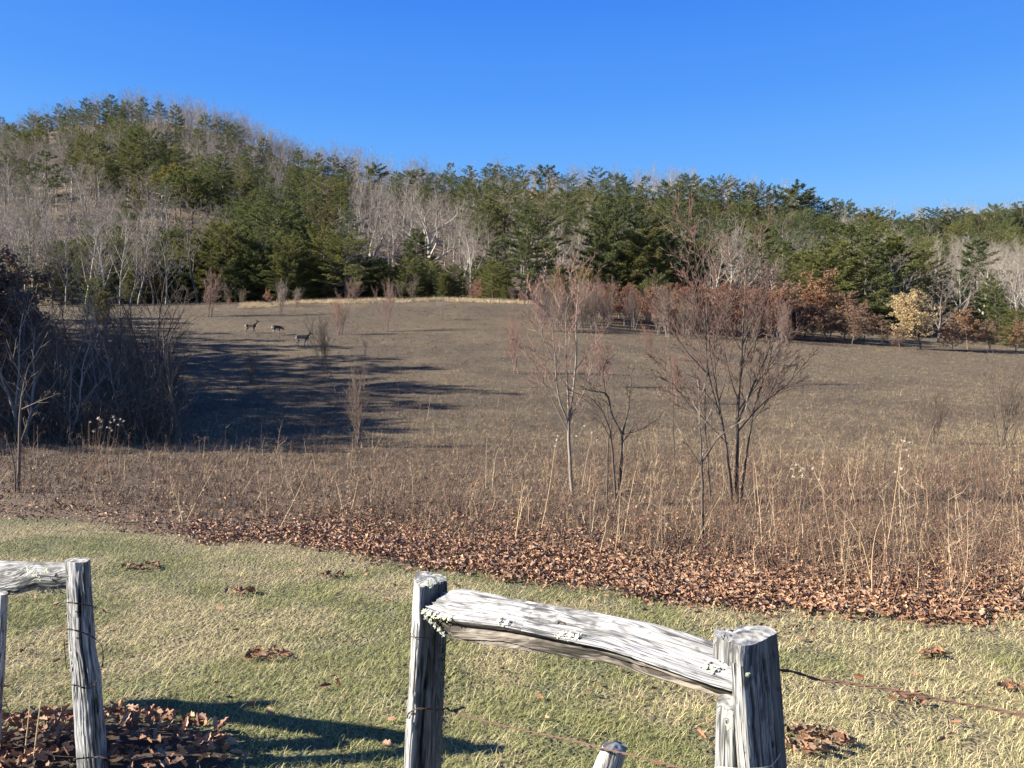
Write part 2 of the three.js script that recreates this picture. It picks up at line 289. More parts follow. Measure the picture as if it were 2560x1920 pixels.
// skyline and hillside evergreens: X, top Y, height, shape (w r c f), tone
const KIND = { w: 'white', r: 'round', c: 'cedar', f: 'flat' }, TONE = { d: 'deep', m: 'mid', o: 'olive', l: 'light', y: 'yellow', b: 'blue', u: 'rust', i: 'dim' };
const LIST = `4 292 12 w m;30 318 12 r m;83 290 12 r o;118 287 12 w m;148 259 13 w m;182 282 12 r m;214 245 14 w b;248 255 13 w m;279 239 15 w b;300 265 12 w m;321 261 12 r o;360 244 13 w m;397 255 12 w b;439 265 15 w d;513 283 12 w m;549 294 11 w d;570 306 11 w d;592 308 12 w m;659 346 11 w m;627 365 15 w d;745 371 12 w m;793 383 12 w m;836 389 11 w b;871 395 11 w b;
24 342 15 w m;60 330 14 r m;100 312 13 w o;160 320 14 w m;110 379 17 w d;228 350 15 r o;264 363 13 w m;205 330 13 w m;300 300 14 w o;358 334 17 r m;350 300 12 w m;330 360 14 r o;395 400 12 w m;346 428 14 w o;433 379 13 r m;440 425 13 f y;480 444 13 f o;455 440 15 f m;529 387 16 w m;553 383 16 w m;496 387 14 w l;520 430 14 r m;610 428 14 w o;671 440 15 w d;643 481 16 w m;732 412 14 w o;760 430 15 r m;781 399 15 w m;814 452 15 r o;773 460 16 w m;840 440 13 w m;800 520 14 r i;690 480 14 r m;720 500 15 w m;15 390 13 r d;60 400 12 w m;280 415 10 r m;240 390 13 r o;180 372 12 w m;415 330 12 w d;405 352 10 w m;
937 417 12 f m;990 429 13 w m;1020 434 12 r m;1049 421 14 w m;1082 433 14 w d;1110 440 12 r m;1129 407 14 w m;1173 415 13 w m;1150 452 13 r m;1196 462 15 r m;1224 409 13 w m;1245 411 13 w m;1273 417 13 w d;1304 413 15 w m;1261 478 15 r m;1294 454 13 w o;1364 419 13 f d;1359 478 14 r o;1420 441 11 r b;1420 486 14 r m;1473 478 14 r o;1491 421 16 w b;1510 460 14 w m;1538 445 14 r m;1558 443 14 w m;1580 470 14 r m;1615 439 14 w m;1660 455 13 w b;1709 435 14 w m;1680 460 13 r m;1338 535 14 r m;1318 539 15 w d;1215 500 14 w m;1509 527 16 w m;1542 539 16 r d;1615 531 16 w o;1680 506 16 r m;1501 572 15 w d;1240 520 12 r o;1400 520 13 r m;1450 512 13 w m;
1725 448 13 r m;1745 455 13 w m;1770 457 14 w m;1804 448 15 r m;1845 451 15 w m;1870 462 14 w o;1900 463 14 r d;1941 465 15 w m;1968 476 14 w o;1990 467 15 f d;2015 492 13 r m;2042 492 14 w d;2065 502 14 w m;2085 498 14 w b;2110 510 13 r m;2132 506 14 w m;2165 520 14 w m;2190 532 14 r m;2236 528 16 w b;2270 545 13 r b;2311 520 16 w b;2340 527 15 r b;2372 522 15 w b;2395 530 14 r b;2417 522 15 w b;2450 532 14 r m;2486 518 15 r o;2510 525 14 w b;2535 506 15 w b;2555 504 16 w b`;
for (const e of LIST.split(/[;\n]+/)) { const [X, Y, Ht, k, t] = e.trim().split(' '); if (k) putPine(+X, +Y, +Ht * .95, KIND[k], TONE[t], 1.05 + PR() * .4); }
// evergreens along the field edge: X, top Y, distance, shape, tone, width factor
const EDGE_PINES = `866 600 113 r l 1.45;760 545 122 w m 1.2;692 530 124 r m 1.25;620 560 121 w m 1.1;557 566 119 r o 1.15;500 600 117 w m 1.2;427 582 122 r m 1;378 578 125 w b 1.1;455 640 115 w d 1.1;590 640 113 w d 1.1;650 620 115 w m 1.2;720 640 112 r m 1.1;790 610 118 w d 1.2;605 730 104 c l .8;930 650 117 r d 1.3;980 670 114 r d 1.2;1025 653 112 r l 1.1;1041 572 124 w d 1.1;1078 657 114 r l 1;1135 669 113 r m 1.1;1110 690 110 c o 1;1232 661 109 r l 1.15;1241 604 124 w d 1.3;1200 640 120 w d 1.2;1262 715 106 c l 1;1399 673 102 c o .85;1460 677 108 r y 1.1;1501 683 110 r o 1.1;1607 600 112 r o 1.35;1684 604 116 r m 1.3;1760 610 120 r m 1.2;1330 660 120 w d 1.1;280 600 120 r m 1.2;160 610 118 r m 1;330 640 112 w m 1;240 700 84 r l .9;255 735 76 c y .9;1640 690 104 r m 1;
2100 603 112 w o 1.2;2059 636 108 r l 1.2;2168 607 106 w m 1.5;2130 580 118 r m 1.3;2230 607 116 c l 1;2441 599 130 w d 1.1;2490 717 104 w m 1;2413 717 108 w d 1;2010 640 112 r o 1.1;2545 780 92 r o 1.3;2500 775 96 r m 1.1;2475 690 110 w m 1;2290 640 124 r o 1.2;1960 600 122 w m 1.2;1900 560 130 w m 1.2`;
const R2 = rng(2024); let MORE = ''; // the second row that closes the wood's edge
for (let k = 0; k < 22; k++) MORE += `;${Math.round(320 + k * 23 + R2() * 16)} ${Math.round(575 + R2() * 95)} ${Math.round(112 + R2() * 14)} ${R2() < .5 ? 'w' : 'r'} ${'mmolo'[Math.floor(R2() * 5)]} 1.05`;
for (let k = 0; k < 14; k++) MORE += `;${Math.round(915 + k * 27 + R2() * 16)} ${Math.round(650 + R2() * 45)} ${Math.round(111 + R2() * 9)} ${R2() < .4 ? 'w' : 'r'} ${'omlol'[Math.floor(R2() * 5)]} 1.1`;
for (let k = 0; k < 9; k++) MORE += `;${Math.round(60 + k * 28 + R2() * 16)} ${Math.round(610 + R2() * 70)} ${Math.round(112 + R2() * 10)} ${R2() < .4 ? 'w' : 'r'} ${'omimo'[Math.floor(R2() * 5)]} 1`;
for (const e of (EDGE_PINES + MORE).split(/[;\n]+/)) {
  const [X, Y, D, k, t, w] = e.trim().split(' '); if (!w) continue;
  const d = +D, x = (X - 1280) / F * d, kind = X === '866' ? 'round' : k === 'w' ? 'skirt' : k === 'r' ? 'bush' : KIND[k], tone = TONE[t], o = pineThing(kind, Math.floor(PR() * PINE[kind].length), tone), b = ground(x, d), h = EYE - (Y - 960) / F * d - b.y, s = h / 10;
  o.position.copy(b); o.rotation.y = PR() * 6.28; o.scale.set(s * +w * 1.25, s, s * +w * 1.25); taken.push([x, d, h * .3 * +w]); nPine++;
  add(o, kind === 'cedar' ? 'cedar_tree' : 'pine_tree', placed(`${LOOK[tone]} ${SHAPE[kind]} at the field edge`, V(x, b.y + h * .7, -d)), 'tree', 'evergreens at the field edge');
}

// leafless hardwoods of the hillside
const BARE = [];
for (let k = 0; k < 7; k++) BARE.push(bareTree(500 + k, { h: 10, r: .16, kids: [12, 7, 5], levels: 3, rmin: .011, wob: .26, ang: [.7, .75, .8], up: [.03, .10, .06], from: [.22, .2, .2], ratio: [.52, .5, .5], taper: .5, sides: 5, seg: [1.2, 1.1, 1] }));
const OAK = []; for (let k = 0; k < 3; k++) OAK.push(bareTree(560 + k, { h: 8, r: .34, kids: [12, 10, 8], levels: 3, rmin: .016, wob: .42, ang: [1.0, .85, .8], up: [.02, .07, .05], from: [.2, .15, .2], ratio: [.85, .5, .45], taper: .4, sides: 6, seg: [1, .9, .9] }));
// leafless trees that stand out one by one: X, top Y, distance, base tone, kind
const OAKS = [[930, 505, 135, 'o', 'silver', 1.2, 'spreading silver-grey oak'], [1090, 478, 140, 'o', 'pale', 1.15, 'spreading pale oak with drooping limbs'], [1020, 500, 150, 'o', 'grey', 1, 'spreading grey oak'], [1160, 590, 126, 'o', 'silver', .8, 'low silver-grey tree with sideways limbs'],
  [215, 548, 106, 'b', 'pale', .9, 'pale-limbed bare tree'], [262, 560, 105, 'b', 'white', .8, 'white-limbed bare tree'], [300, 545, 108, 'b', 'pale', .8, 'pale bare tree'], [60, 525, 104, 'b', 'grey', .9, 'grey bare tree'], [35, 545, 102, 'b', 'silver', 1, 'silver bare tree'], [130, 560, 104, 'b', 'grey', 1, 'grey bare tree'], [495, 505, 109, 'b', 'dark', 1, 'dark-trunked bare tree'], [345, 560, 107, 'b', 'silver', .8, 'silver bare tree'], [415, 575, 108, 'b', 'grey', .9, 'grey bare tree'],
  [90, 590, 101, 'b', 'brown', 1, 'brown bare tree'], [165, 585, 103, 'b', 'grey', 1, 'grey bare tree'], [240, 600, 101, 'b', 'silver', .9, 'silver bare tree'], [385, 600, 103, 'b', 'brown', 1, 'brown bare tree'], [10, 590, 100, 'b', 'grey', 1, 'grey bare tree'], [325, 590, 102, 'b', 'grey', .9, 'grey bare tree'],
  [1300, 570, 120, 'b', 'silver', 1, 'silver bare tree'], [1350, 560, 124, 'b', 'silver', .9, 'silver bare tree'], [1400, 575, 122, 'b', 'pale', .8, 'pale bare tree'], [1450, 570, 118, 'b', 'silver', .9, 'silver bare tree'], [1530, 600, 112, 'o', 'pale', .6, 'pale leaning tree'], [1270, 590, 122, 'b', 'grey', .8, 'grey bare tree'], [1210, 560, 130, 'b', 'grey', .9, 'grey bare tree'],
  [1815, 590, 104, 'b', 'silver', 1.3, 'silvery bare tree behind the saplings'], [1780, 620, 106, 'b', 'pale', 1, 'pale bare tree behind the saplings'], [1870, 610, 106, 'b', 'silver', 1, 'silver bare tree behind the saplings'], [1930, 630, 108, 'o', 'silver', .9, 'silver spreading tree'],
  [2270, 640, 104, 'b', 'grey', 1.5, 'silver fan-shaped bare tree behind the tan oak'], [2345, 700, 94, 'b', 'brown', 1.2, 'brown bare tree beside the tan oak'], [2385, 670, 105, 'b', 'grey', 1.1, 'grey bare tree'], [2450, 660, 112, 'b', 'pale', 1, 'pale bare tree'], [2520, 660, 112, 'b', 'silver', 1, 'silver bare tree'], [2550, 680, 106, 'b', 'grey', 1, 'grey bare tree'], [2490, 650, 118, 'b', 'silver', 1, 'silver bare tree'], [2570, 640, 116, 'b', 'silver', 1, 'silver bare tree']];
OAKS.forEach(([X, Y, d, k, tone, w, look], n) => {
  const g = (k === 'o' ? OAK : BARE)[n % (k === 'o' ? 3 : 7)], x = (X - 1280) / F * d, b = ground(x, d), top = k === 'o' ? 11 : 10.5, h = EYE - (Y - 960) / F * d - b.y, s = h / top;
  const o = treeOf(g, bark[tone], bark[tone], tone === 'dark' ? bark.twig : bark.mauve); o.position.copy(b); o.rotation.y = n * 1.7; taken.push([x, d, h * (k === 'o' ? .34 : .12) * w]); o.scale.set(s * w, s, s * w);
  add(o, 'bare_tree', placed(look, V(x, b.y + h * .6, -d)), 'tree', 'pale leafless trees below the pines');
});
const mixed = (x, d) => { const X = projX(x, d), Y = projY(landH(x, d) + 6, d); // how likely an evergreen is here
  let p = X < 430 ? (Y < 390 ? .42 : .05) : X < 900 ? (Y > 375 + (X - 430) * .1 && Y < 600 ? .42 : .10) : X < 1480 ? (Y < 515 ? .46 : .04) : X < 1750 ? .60 : Y > 650 ? .35 : .78;
  if (X > 880 && X < 1060 && Y > 440) p = .03; if (X > 640 && X < 760 && Y < 400) p = .02; if (X > 450 && X < 660 && Y < 385) p = .05; if (X > 1650 && X < 1900 && Y > 600) p = .12; if (X > 2230 && Y > 650) p = .12; return p; };
{
  const R = rng(911), spots = [], cell = new Map(); let things = 0;
  const bareM = BARE.map(() => []), oddPine = { white: PINE.white.map(() => []), round: PINE.round.map(() => []) };
  const near = (x, d, r) => { for (const [a, b, c] of taken) if (Math.abs(a - x) < c + r && Math.hypot(a - x, b - d) < c + r) return true; return false; };
  const before = (x, d) => { for (const [a, b, c] of taken) if (c > 3.2 && d < b && d > b - 15 && Math.abs(x / d - a / b) * b < c * .5) return true; return false; };
  for (let k = 0; k < 26000; k++) {
    const d = 117 + Math.pow(R(), .72) * 330, x = (R() * 1.6 - .8) * d, X = projX(x, d); if (X < -260 || X > 2830) continue;
    if (d > interp(RIDGE_D, clamp(X, -690, 3290)) + 22) continue;
    const i = Math.floor(x / 4.6), j = Math.floor(d / 4.6); let ok = true;
    for (let a = -1; a <= 1 && ok; a++) for (let b = -1; b <= 1 && ok; b++) for (const [p, q] of cell.get((i + a) * 9999 + j + b) ?? []) if (Math.hypot(p - x, q - d) < 4.0) { ok = false; break; }
    if (!ok) continue;
    const key = i * 9999 + j; cell.set(key, [...(cell.get(key) ?? []), [x, d]]); spots.push([x, d]);
    const ever = R() < mixed(x, d);
    if (ever) {
      if (near(x, d, 1.2) || (R() < .35 && before(x, d)) || (projX(x, d) < 2150 && d > interp(RIDGE_D, clamp(projX(x, d), -690, 3290)) - 22)) continue;
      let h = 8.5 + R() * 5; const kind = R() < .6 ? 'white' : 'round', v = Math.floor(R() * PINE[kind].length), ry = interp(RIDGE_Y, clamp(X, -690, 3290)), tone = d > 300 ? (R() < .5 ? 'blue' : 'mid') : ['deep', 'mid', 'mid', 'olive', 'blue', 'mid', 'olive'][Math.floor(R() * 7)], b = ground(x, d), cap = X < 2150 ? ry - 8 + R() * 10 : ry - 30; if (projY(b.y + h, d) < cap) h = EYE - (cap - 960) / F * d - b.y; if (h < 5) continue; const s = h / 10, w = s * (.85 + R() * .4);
      const Xv = X > -20 && X < 2580;
      if (Xv && things < 70) {
        const o = pineThing(kind, v, tone); o.position.copy(b); o.rotation.y = R() * 6.28; o.scale.set(w, s, w); things++;
        add(o, 'pine_tree', placed(`${LOOK[tone]} ${SHAPE[kind]} ${hillName(X, d)}`, V(x, b.y + h * .8, -d)), 'tree', `evergreens ${hillName(X, d)}`); } else oddPine[kind][v].push([b, R() * 6.28, w, s, tone]);
    } else if (!near(x, d, -.8) && !before(x, d)) bareM[Math.floor(R() * BARE.length)].push([ground(x, d), R() * 6.28, (.75 + R() * .45) * (d < 240 && X < 460 ? 1.35 : 1.05), (.7 + R() * .5) * (d < 240 && X < 460 ? 1.2 : 1) * (d > interp(RIDGE_D, clamp(X, -690, 3290)) - 26 ? .55 : 1), R()]);
  }
  const M4 = new THREE.Matrix4(), Q = new THREE.Quaternion(), col = new THREE.Color();
  const many = (rows, geos, name, parent) => { for (const [g, m, pn] of geos) { const im = new THREE.InstancedMesh(g, m, rows.length); im.name = pn; rows.forEach(([p, a, w, s, c], k) => { Q.setFromAxisAngle(UP, a); im.setMatrixAt(k, M4.compose(p, Q, V(w, s, w))); if (typeof c === 'number') { const b = .8 + .5 * c; im.setColorAt(k, col.setRGB(b, b * (.97 + .03 * c), b)); } else { const t = needles[c].color; im.setColorAt(k, pn === 'crown' ? col.setRGB(t.r / .130, t.g / .152, t.b / .052) : col.setRGB(1, 1, 1)); } }); parent.add(im); } };
  const wood = new THREE.Group();
  bareM.forEach((rows, k) => { if (rows.length) many(rows, [[BARE[k].stems[0], bark.grey, 'trunk'], [BARE[k].limbs, bark.grey, 'limb'], [BARE[k].twigs, bark.twig, 'crown']], '', wood); });
  stuff(wood, 'leafless_woods', 'grey leafless hardwoods massed over the hillside between the pines', 'woods');
  const pw = new THREE.Group(); for (const kind of ['white', 'round']) oddPine[kind].forEach((rows, k) => { if (rows.length) many(rows, [[PINE[kind][k].need, needles.mid, 'crown'], [PINE[kind][k].trunk, pineBark, 'trunk']], '', pw); });
  stuff(pw, 'pine_woods', 'green pines massed along the ridges behind the nearer pines', 'woods');
  console.log('hill', spots.length, 'named pines', nPine + things);
}
// two dead snags
for (const [X, Y, Yb, d, look] of [[180, 413, 560, 190, 'tall white dead snag with no limbs'], [405, 475, 580, 165, 'white dead snag with broken stub limbs']]) {
  const b = new MB(), R = rng(X), g = new THREE.Group(), p0 = at(X, Yb + 60, d), p1 = at(X + 2, Y, d), H = p1.y - p0.y; p0.y = landH(p0.x, d); const hh = p1.y - p0.y, pts = [], rad = [];
  for (let k = 0; k <= 10; k++) { pts.push(V((R() - .5) * .25, hh * k / 10, (R() - .5) * .25)); rad.push(.28 * (1 - .65 * k / 10)); } b.tube(pts, rad, 6); part('trunk', b.geo(), bark.white, g);
  for (let k = 0; k < (X > 300 ? 8 : 4); k++) { const l = new MB(), f = .45 + R() * .55, a = R() < .5 ? 3.1 : .1, q = V(0, hh * f, 0), L = (X > 300 ? 2.6 : .9) * (.5 + R()); l.tube([q, V(q.x + Math.cos(a) * L * .6, q.y + L * .1, Math.sin(a) * L * .4), V(q.x + Math.cos(a) * L, q.y + L * .35, Math.sin(a) * L * .5)], [.09, .06, .02], 4); part('limb', l.geo(), bark.white, g); }
  g.position.copy(p0); add(g, 'dead_snag', look, 'dead tree');
}

// ------------------------------------------------------------------ leafy oaks that kept their brown leaves
function leafyTree(seed, o) {
  const R = rng(seed), out = []; const c = { levels: 2, seg: [.6, .5, .4], wob: .3, up: [.03, .06, .04], kids: [16, 6], from: [.12, .2], ang: [.95, .8], ratio: [.45, .5], rr: .55, rmin: .008, ...o };
  grow(out, V(0, -.1, 0), V((R() - .5) * .15, 1, (R() - .5) * .15).normalize(), c.h, c.r, 0, c, R);
  const L = new MB(false), s = c.leaf;
  for (let l = 1; l <= 2; l++) for (const [pts] of out[l] ?? []) for (let k = 1; k < pts.length; k++) for (let m = 0; m < c.leaves; m++) {
    if (pts[k].y < c.h * (c.low ?? .1)) continue;
    const p = pts[k], x = p.x + (R() - .5) * s * 2.2, y = p.y + (R() - .5) * s * 2.2, z = p.z + (R() - .5) * s * 2.2, a = V(R() - .5, R() - .6, R() - .5).normalize().multiplyScalar(s * (.6 + .6 * R())), b = V(R() - .5, R() - .5, R() - .5).normalize().multiplyScalar(s * .45);
    L.tri(x, y, z, x + a.x + b.x, y + a.y + b.y, z + a.z + b.z, x + a.x * 1.5, y + a.y * 1.5, z + a.z * 1.5); L.tri(x, y, z, x + a.x * 1.5, y + a.y * 1.5, z + a.z * 1.5, x + a.x - b.x, y + a.y - b.y, z + a.z - b.z);
  }
  return { trunk: emit(out, 0, 0, [5]), wood: emit(out, 1, 2, [5, 3, 3]), leaf: L.geo() };
}
const LEAFY = []; for (let k = 0; k < 5; k++) LEAFY.push(leafyTree(620 + k, { h: 5, r: .07, leaf: .11, leaves: 16, low: .06 + .1 * (k % 3), kids: [18, 6] }));
const ROUNDLEAF = [leafyTree(690, { h: 5, r: .09, leaf: .12, leaves: 16, low: .22, kids: [26, 7], from: [.16, .15], ang: [.9, .8], ratio: [.46, .55], up: [.03, .09, .06], taper: .35 })];
const HIGHLEAF = []; for (let k = 0; k < 4; k++) HIGHLEAF.push(leafyTree(640 + k, { h: 5, r: .05, leaf: .105, leaves: 13, low: .3, kids: [15, 6], ang: [.6, .7] }));
const leafTone = { rust: leafy2(.235, .115, .064, .8), brown: leafy2(.215, .135, .092, .8), tan: leafy2(.45, .345, .19, .8), orange: leafy2(.235, .135, .072, .8), dull: leafy2(.19, .125, .085, .8), pink: leafy2(.34, .19, .13, .8) };
function leafy(set, v, tone, wood, X, Ytop, d, w, look, group, Ydepth) {
  const x = (X - 1280) / F * d, b = ground(x, d), h = EYE - (Ytop - 960) / F * d - b.y, g = set[v % set.length], o = new THREE.Group();
  part('trunk', g.trunk, wood, o); const c = part('crown', g.leaf, leafTone[tone], o); part('limb', g.wood, wood, c);
  o.position.copy(b); o.rotation.y = X * .37; const s = h / 5.3; o.scale.set(s * w, s, s * w);
  add(o, 'oak_tree', placed(look, V(x, b.y + h * .7, -d)), 'tree', group);
}
{
  const R = rng(31), G = 'young oaks holding brown leaves at the field edge';
  leafy(ROUNDLEAF, 0, 'tan', bark.dark, 2302, 744, 80, 1.1, 'pale tan leafy oak alone at the field edge', null);
  for (const [X, Y, d, t, w, l] of [[2062, 680, 92, 'orange', 1.3, 'tall orange oak'], [2010, 725, 90, 'rust', 1.3, 'rusty oak'], [2110, 735, 89, 'brown', 1.4, 'brown oak'], [2160, 760, 86, 'brown', 1.4, 'brown oak'], [2075, 770, 85, 'dull', 1.4, 'dull brown oak'], [1985, 775, 85, 'dull', 1.5, 'dull brown oak'], [2205, 790, 84, 'dull', 1.3, 'dull brown oak'], [2030, 760, 84, 'brown', 1.4, 'brown oak'], [2130, 790, 83, 'dull', 1.4, 'low dull oak'], [1950, 760, 87, 'brown', 1.4, 'brown oak'], [1925, 790, 85, 'dull', 1.3, 'dull oak'], [2420, 775, 84, 'orange', 1.4, 'orange oak'], [2475, 800, 82, 'brown', 1.4, 'brown oak'], [2540, 800, 82, 'orange', 1.3, 'orange oak'], [2380, 810, 80, 'dull', 1.2, 'dull oak'], [2250, 815, 80, 'dull', 1.2, 'dull oak'],
    [1395, 690, 100, 'orange', 1.1, 'orange oak beside the cedar'], [1195, 700, 104, 'pink', 1, 'small pinkish oak'], [1305, 728, 104, 'pink', .9, 'small pinkish oak'], [1180, 725, 104, 'dull', 1, 'small dull oak'], [700, 735, 103, 'dull', 1, 'small dull oak under the pines'], [575, 745, 100, 'pink', 1, 'small pinkish oak under the pines'], [672, 725, 104, 'pink', 1, 'small pinkish oak'], [95, 775, 58, 'pink', .9, 'small oak with pale leaves in the thicket']])
    leafy(LEAFY, Math.floor(R() * 5), t, bark.brown, X, Y, d, w, l, G);
  for (let k = 0; k < 78; k++) { const X = 1395 + k * 7.4 + R() * 10, d = 84 + R() * 14, t = X < 1500 ? 'dull' : R() < .6 ? 'rust' : 'brown'; leafy(HIGHLEAF, Math.floor(R() * 4), t, R() < .5 ? bark.rose : bark.mauve, X, 712 + R() * 40 + (X < 1450 ? 15 : 0), d, 1.1 + R() * .4, `slender ${t === 'dull' ? 'dull' : t === 'rust' ? 'rusty' : 'brown'} oak in the russet thicket`, 'slender oaks in the russet thicket'); }
}

// ------------------------------------------------------------------ field saplings with reddish twigs
const SAP = []; for (let k = 0; k < 6; k++) SAP.push(bareTree(700 + k, { h: 4, r: .035, stems: 6, base: .5, lean: .22, kids: [9, 6, 4], levels: 3, rmin: .006, wob: .14, ang: [.42, .45, .5], up: [.07, .12, .1], from: [.15, .2, .2], ratio: [.48, .5, .5], taper: .5, sides: 4 }));
const FIELD_SAPS = [[522, 792, 682, 1.1, 'rose', 'brown', 'pinkish-grey multi-stem sapling before the pines'], [847, 838, 738, 1, 'red', 'rose', 'small red-twigged sapling'], [966, 830, 700, .75, 'rose', 'rose', 'slim pinkish sapling'], [1290, 934, 788, .75, 'red', 'rose', 'red-twigged sapling alone in mid field'], [1516, 968, 845, 1.1, 'red', 'rose', 'pink-red sapling'], [812, 928, 800, 1, 'brown', 'dark', 'dark bare shrub'], [700, 790, 705, .8, 'mauve', 'brown', 'small mauve sapling'], [627, 960, 880, .8, 'brown', 'dark', 'small thin shrub'], [1105, 800, 740, .7, 'mauve', 'brown', 'faint small sapling'], [900, 1120, 925, .8, 'brown', 'brown', 'faint brown sapling among the weeds'], [1625, 900, 815, .9, 'red', 'rose', 'small red shrub'], [1690, 1010, 890, .7, 'red', 'rose', 'low red shrub'], [1940, 960, 830, .6, 'mauve', 'dark', 'thin dark shrub'], [2330, 1110, 960, .8, 'brown', 'dark', 'thin dark shrub among tall weeds'], [2510, 1120, 890, .9, 'brown', 'dark', 'dark thin shrub by the picture edge'], [1340, 800, 740, .9, 'mauve', 'rose', 'faint mauve shrub'], [915, 900, 845, .6, 'mauve', 'brown', 'tiny grey shrub'], [1400, 830, 745, 1.2, 'mauve', 'rose', 'mauve shrub'], [740, 770, 722, 1, 'mauve', 'brown', 'low mauve shrub']];
function depthOfGround(X, Y) { const u = (X - 1280) / F; for (let d = 6; d < 112; d += .15) if (projY(landH(u * d, d), d) <= Y) return d; return 112; }
FIELD_SAPS.forEach(([X, Yb, Yt, w, tw, tr, look], n) => {
  const d = depthOfGround(X, Yb), x = (X - 1280) / F * d, b = ground(x, d), h = (Yb - Yt) / F * d, s = h / 4.1, o = treeOf(SAP[n % 6], bark[tr], bark[tr === 'dark' ? 'dark' : 'rose'], bark[tw]);
  o.position.copy(b); o.rotation.y = n * 2.1; o.scale.set(s * w, s, s * w); add(o, 'field_sapling', placed(look, V(x, b.y + h * .5, -d)), 'sapling', 'saplings in the open field');
});
// a hedge of thin stems below the russet thicket and along the far edge
{
  const R = rng(41);
  for (let k = 0; k < 58; k++) { const X = 1340 + R() * 640, d = 76 + R() * 14, x = (X - 1280) / F * d, b = ground(x, d), s = (.55 + R() * .65), o = treeOf(SAP[k % 6], bark.mauve, bark.brown, R() < .4 ? bark.rose : bark.brown); o.position.copy(b); o.rotation.y = R() * 6; o.scale.set(s * .9, s, s * .9); add(o, 'thicket_sapling', placed('thin mauve sapling before the russet thicket', V(x, b.y + 2 * s, -d)), 'sapling', 'thin saplings before the russet thicket'); }
  for (let k = 0; k < 13; k++) { const X = 440 + R() * 960, d = 98 + R() * 9, x = (X - 1280) / F * d, b = ground(x, d), s = .35 + R() * .5, o = treeOf(SAP[k % 6], bark.brown, bark.brown, R() < .3 ? bark.rose : bark.brown); o.position.copy(b); o.rotation.y = R() * 6; o.scale.set(s * 1.2, s, s * 1.2); add(o, 'edge_shrub', placed('small leafless shrub below the pines', V(x, b.y + 2 * s, -d)), 'shrub', 'leafless shrubs below the pines'); }
}

// ------------------------------------------------------------------ near saplings, drawn limb by limb: each stem is a list of X, Y, radius (m)
function nearSapling(name, look, d, seed, stems, o, mats) {
  const R = rng(seed), g = new THREE.Group(), X0 = stems[0][0][0], base = ground((X0 - 1280) / F * d, d), out = [];
  const c = { levels: 3, seg: [.3, .25, .2, .2], wob: .16, up: [.05, .07, .07, .05], kids: [10, 6, 4], from: [.25, .2, .15], ang: [.55, .6, .6], ratio: [.42, .5, .5], rr: .5, rmin: .0040, taper: .45, ...o };
  stems.forEach((st, k) => {
    let off = (st.z ?? (R() - .5) * .5); const n = st.length - 1;
    const ctrl = st.map(([X, Y], i) => { const f = i / n; const p = at(X, Y, d).sub(base); p.z += off * f + (st.z0 ?? 0); if (i === 0 && !st.child) p.y = -.1; return p; });
    const thin = o.thin ?? 1, cv = new THREE.CatmullRomCurve3(ctrl, false, 'centripetal'), N = Math.max(6, n * 4), pts = cv.getPoints(N), rad = pts.map((_, i) => { const f = i / N * n, a = Math.min(n - 1, Math.floor(f)); return lerp(st[a][2], st[a + 1][2], f - a) * thin; });
    pts.forEach((p, i) => { if (i && i < N) { p.x += (R() - .5) * .012; p.z += (R() - .5) * .012; } });
    const b = new MB(); b.tube(pts, rad, 7); part(st.child ? 'limb' : 'stem', b.geo(), mats[0], g);
    const dirs = pts.map((p, i) => V().subVectors(pts[Math.min(N, i + 1)], pts[Math.max(0, i - 1)]).normalize()), own = [];
    branches(own, pts, rad, dirs, cv.getLength(), 0, { ...c, from: [st.from ?? c.from[0], c.from[1], c.from[2]], kids: [st.kids ?? c.kids[0], c.kids[1], c.kids[2]] }, R);
    own.forEach((s, l) => (out[l] ??= []).push(...(s ?? [])));
  });
  const cr = part('crown', emit(out, 2, 9, [5, 4, 3, 3]), mats[2], g); part('branch', emit(out, 1, 1, [5, 4, 3, 3]), mats[1], cr);
  g.position.copy(base); return add(g, name, look, 'sapling');
}
const S = (pts, x = {}) => Object.assign(pts, x);
nearSapling('bare_sapling', 'pale slender sapling forking into pink-tipped stems', 13.3, 21, [
  S([[1432, 1228, .034], [1424, 1140, .03], [1422, 1062, .027], [1424, 1035, .024]], { kids: 2, from: .8, z: 0 }),
  S([[1424, 1045, .02], [1438, 930, .016], [1441, 780, .011], [1449, 690, .004]], { child: 1, z: .1 }),
  S([[1423, 1045, .019], [1417, 920, .015], [1417, 780, .010], [1424, 700, .004]], { child: 1, z: -.1 }),
  S([[1423, 1060, .017], [1395, 990, .014], [1384, 860, .009], [1360, 745, .004]], { child: 1, z: .3 }),
  S([[1422, 1050, .012], [1470, 960, .008], [1500, 840, .004]], { child: 1, z: -.3 }),
  S([[1421, 1080, .012], [1360, 960, .008], [1318, 880, .003]], { child: 1, z: .2 }),
  S([[1380, 900, .009], [1340, 800, .006], [1330, 740, .003]], { child: 1, z: .2, z0: .15 })], { kids: [8, 5, 3] }, [std(.20, .17, .14), std(.22, .155, .13), std(.25, .14, .115)]);
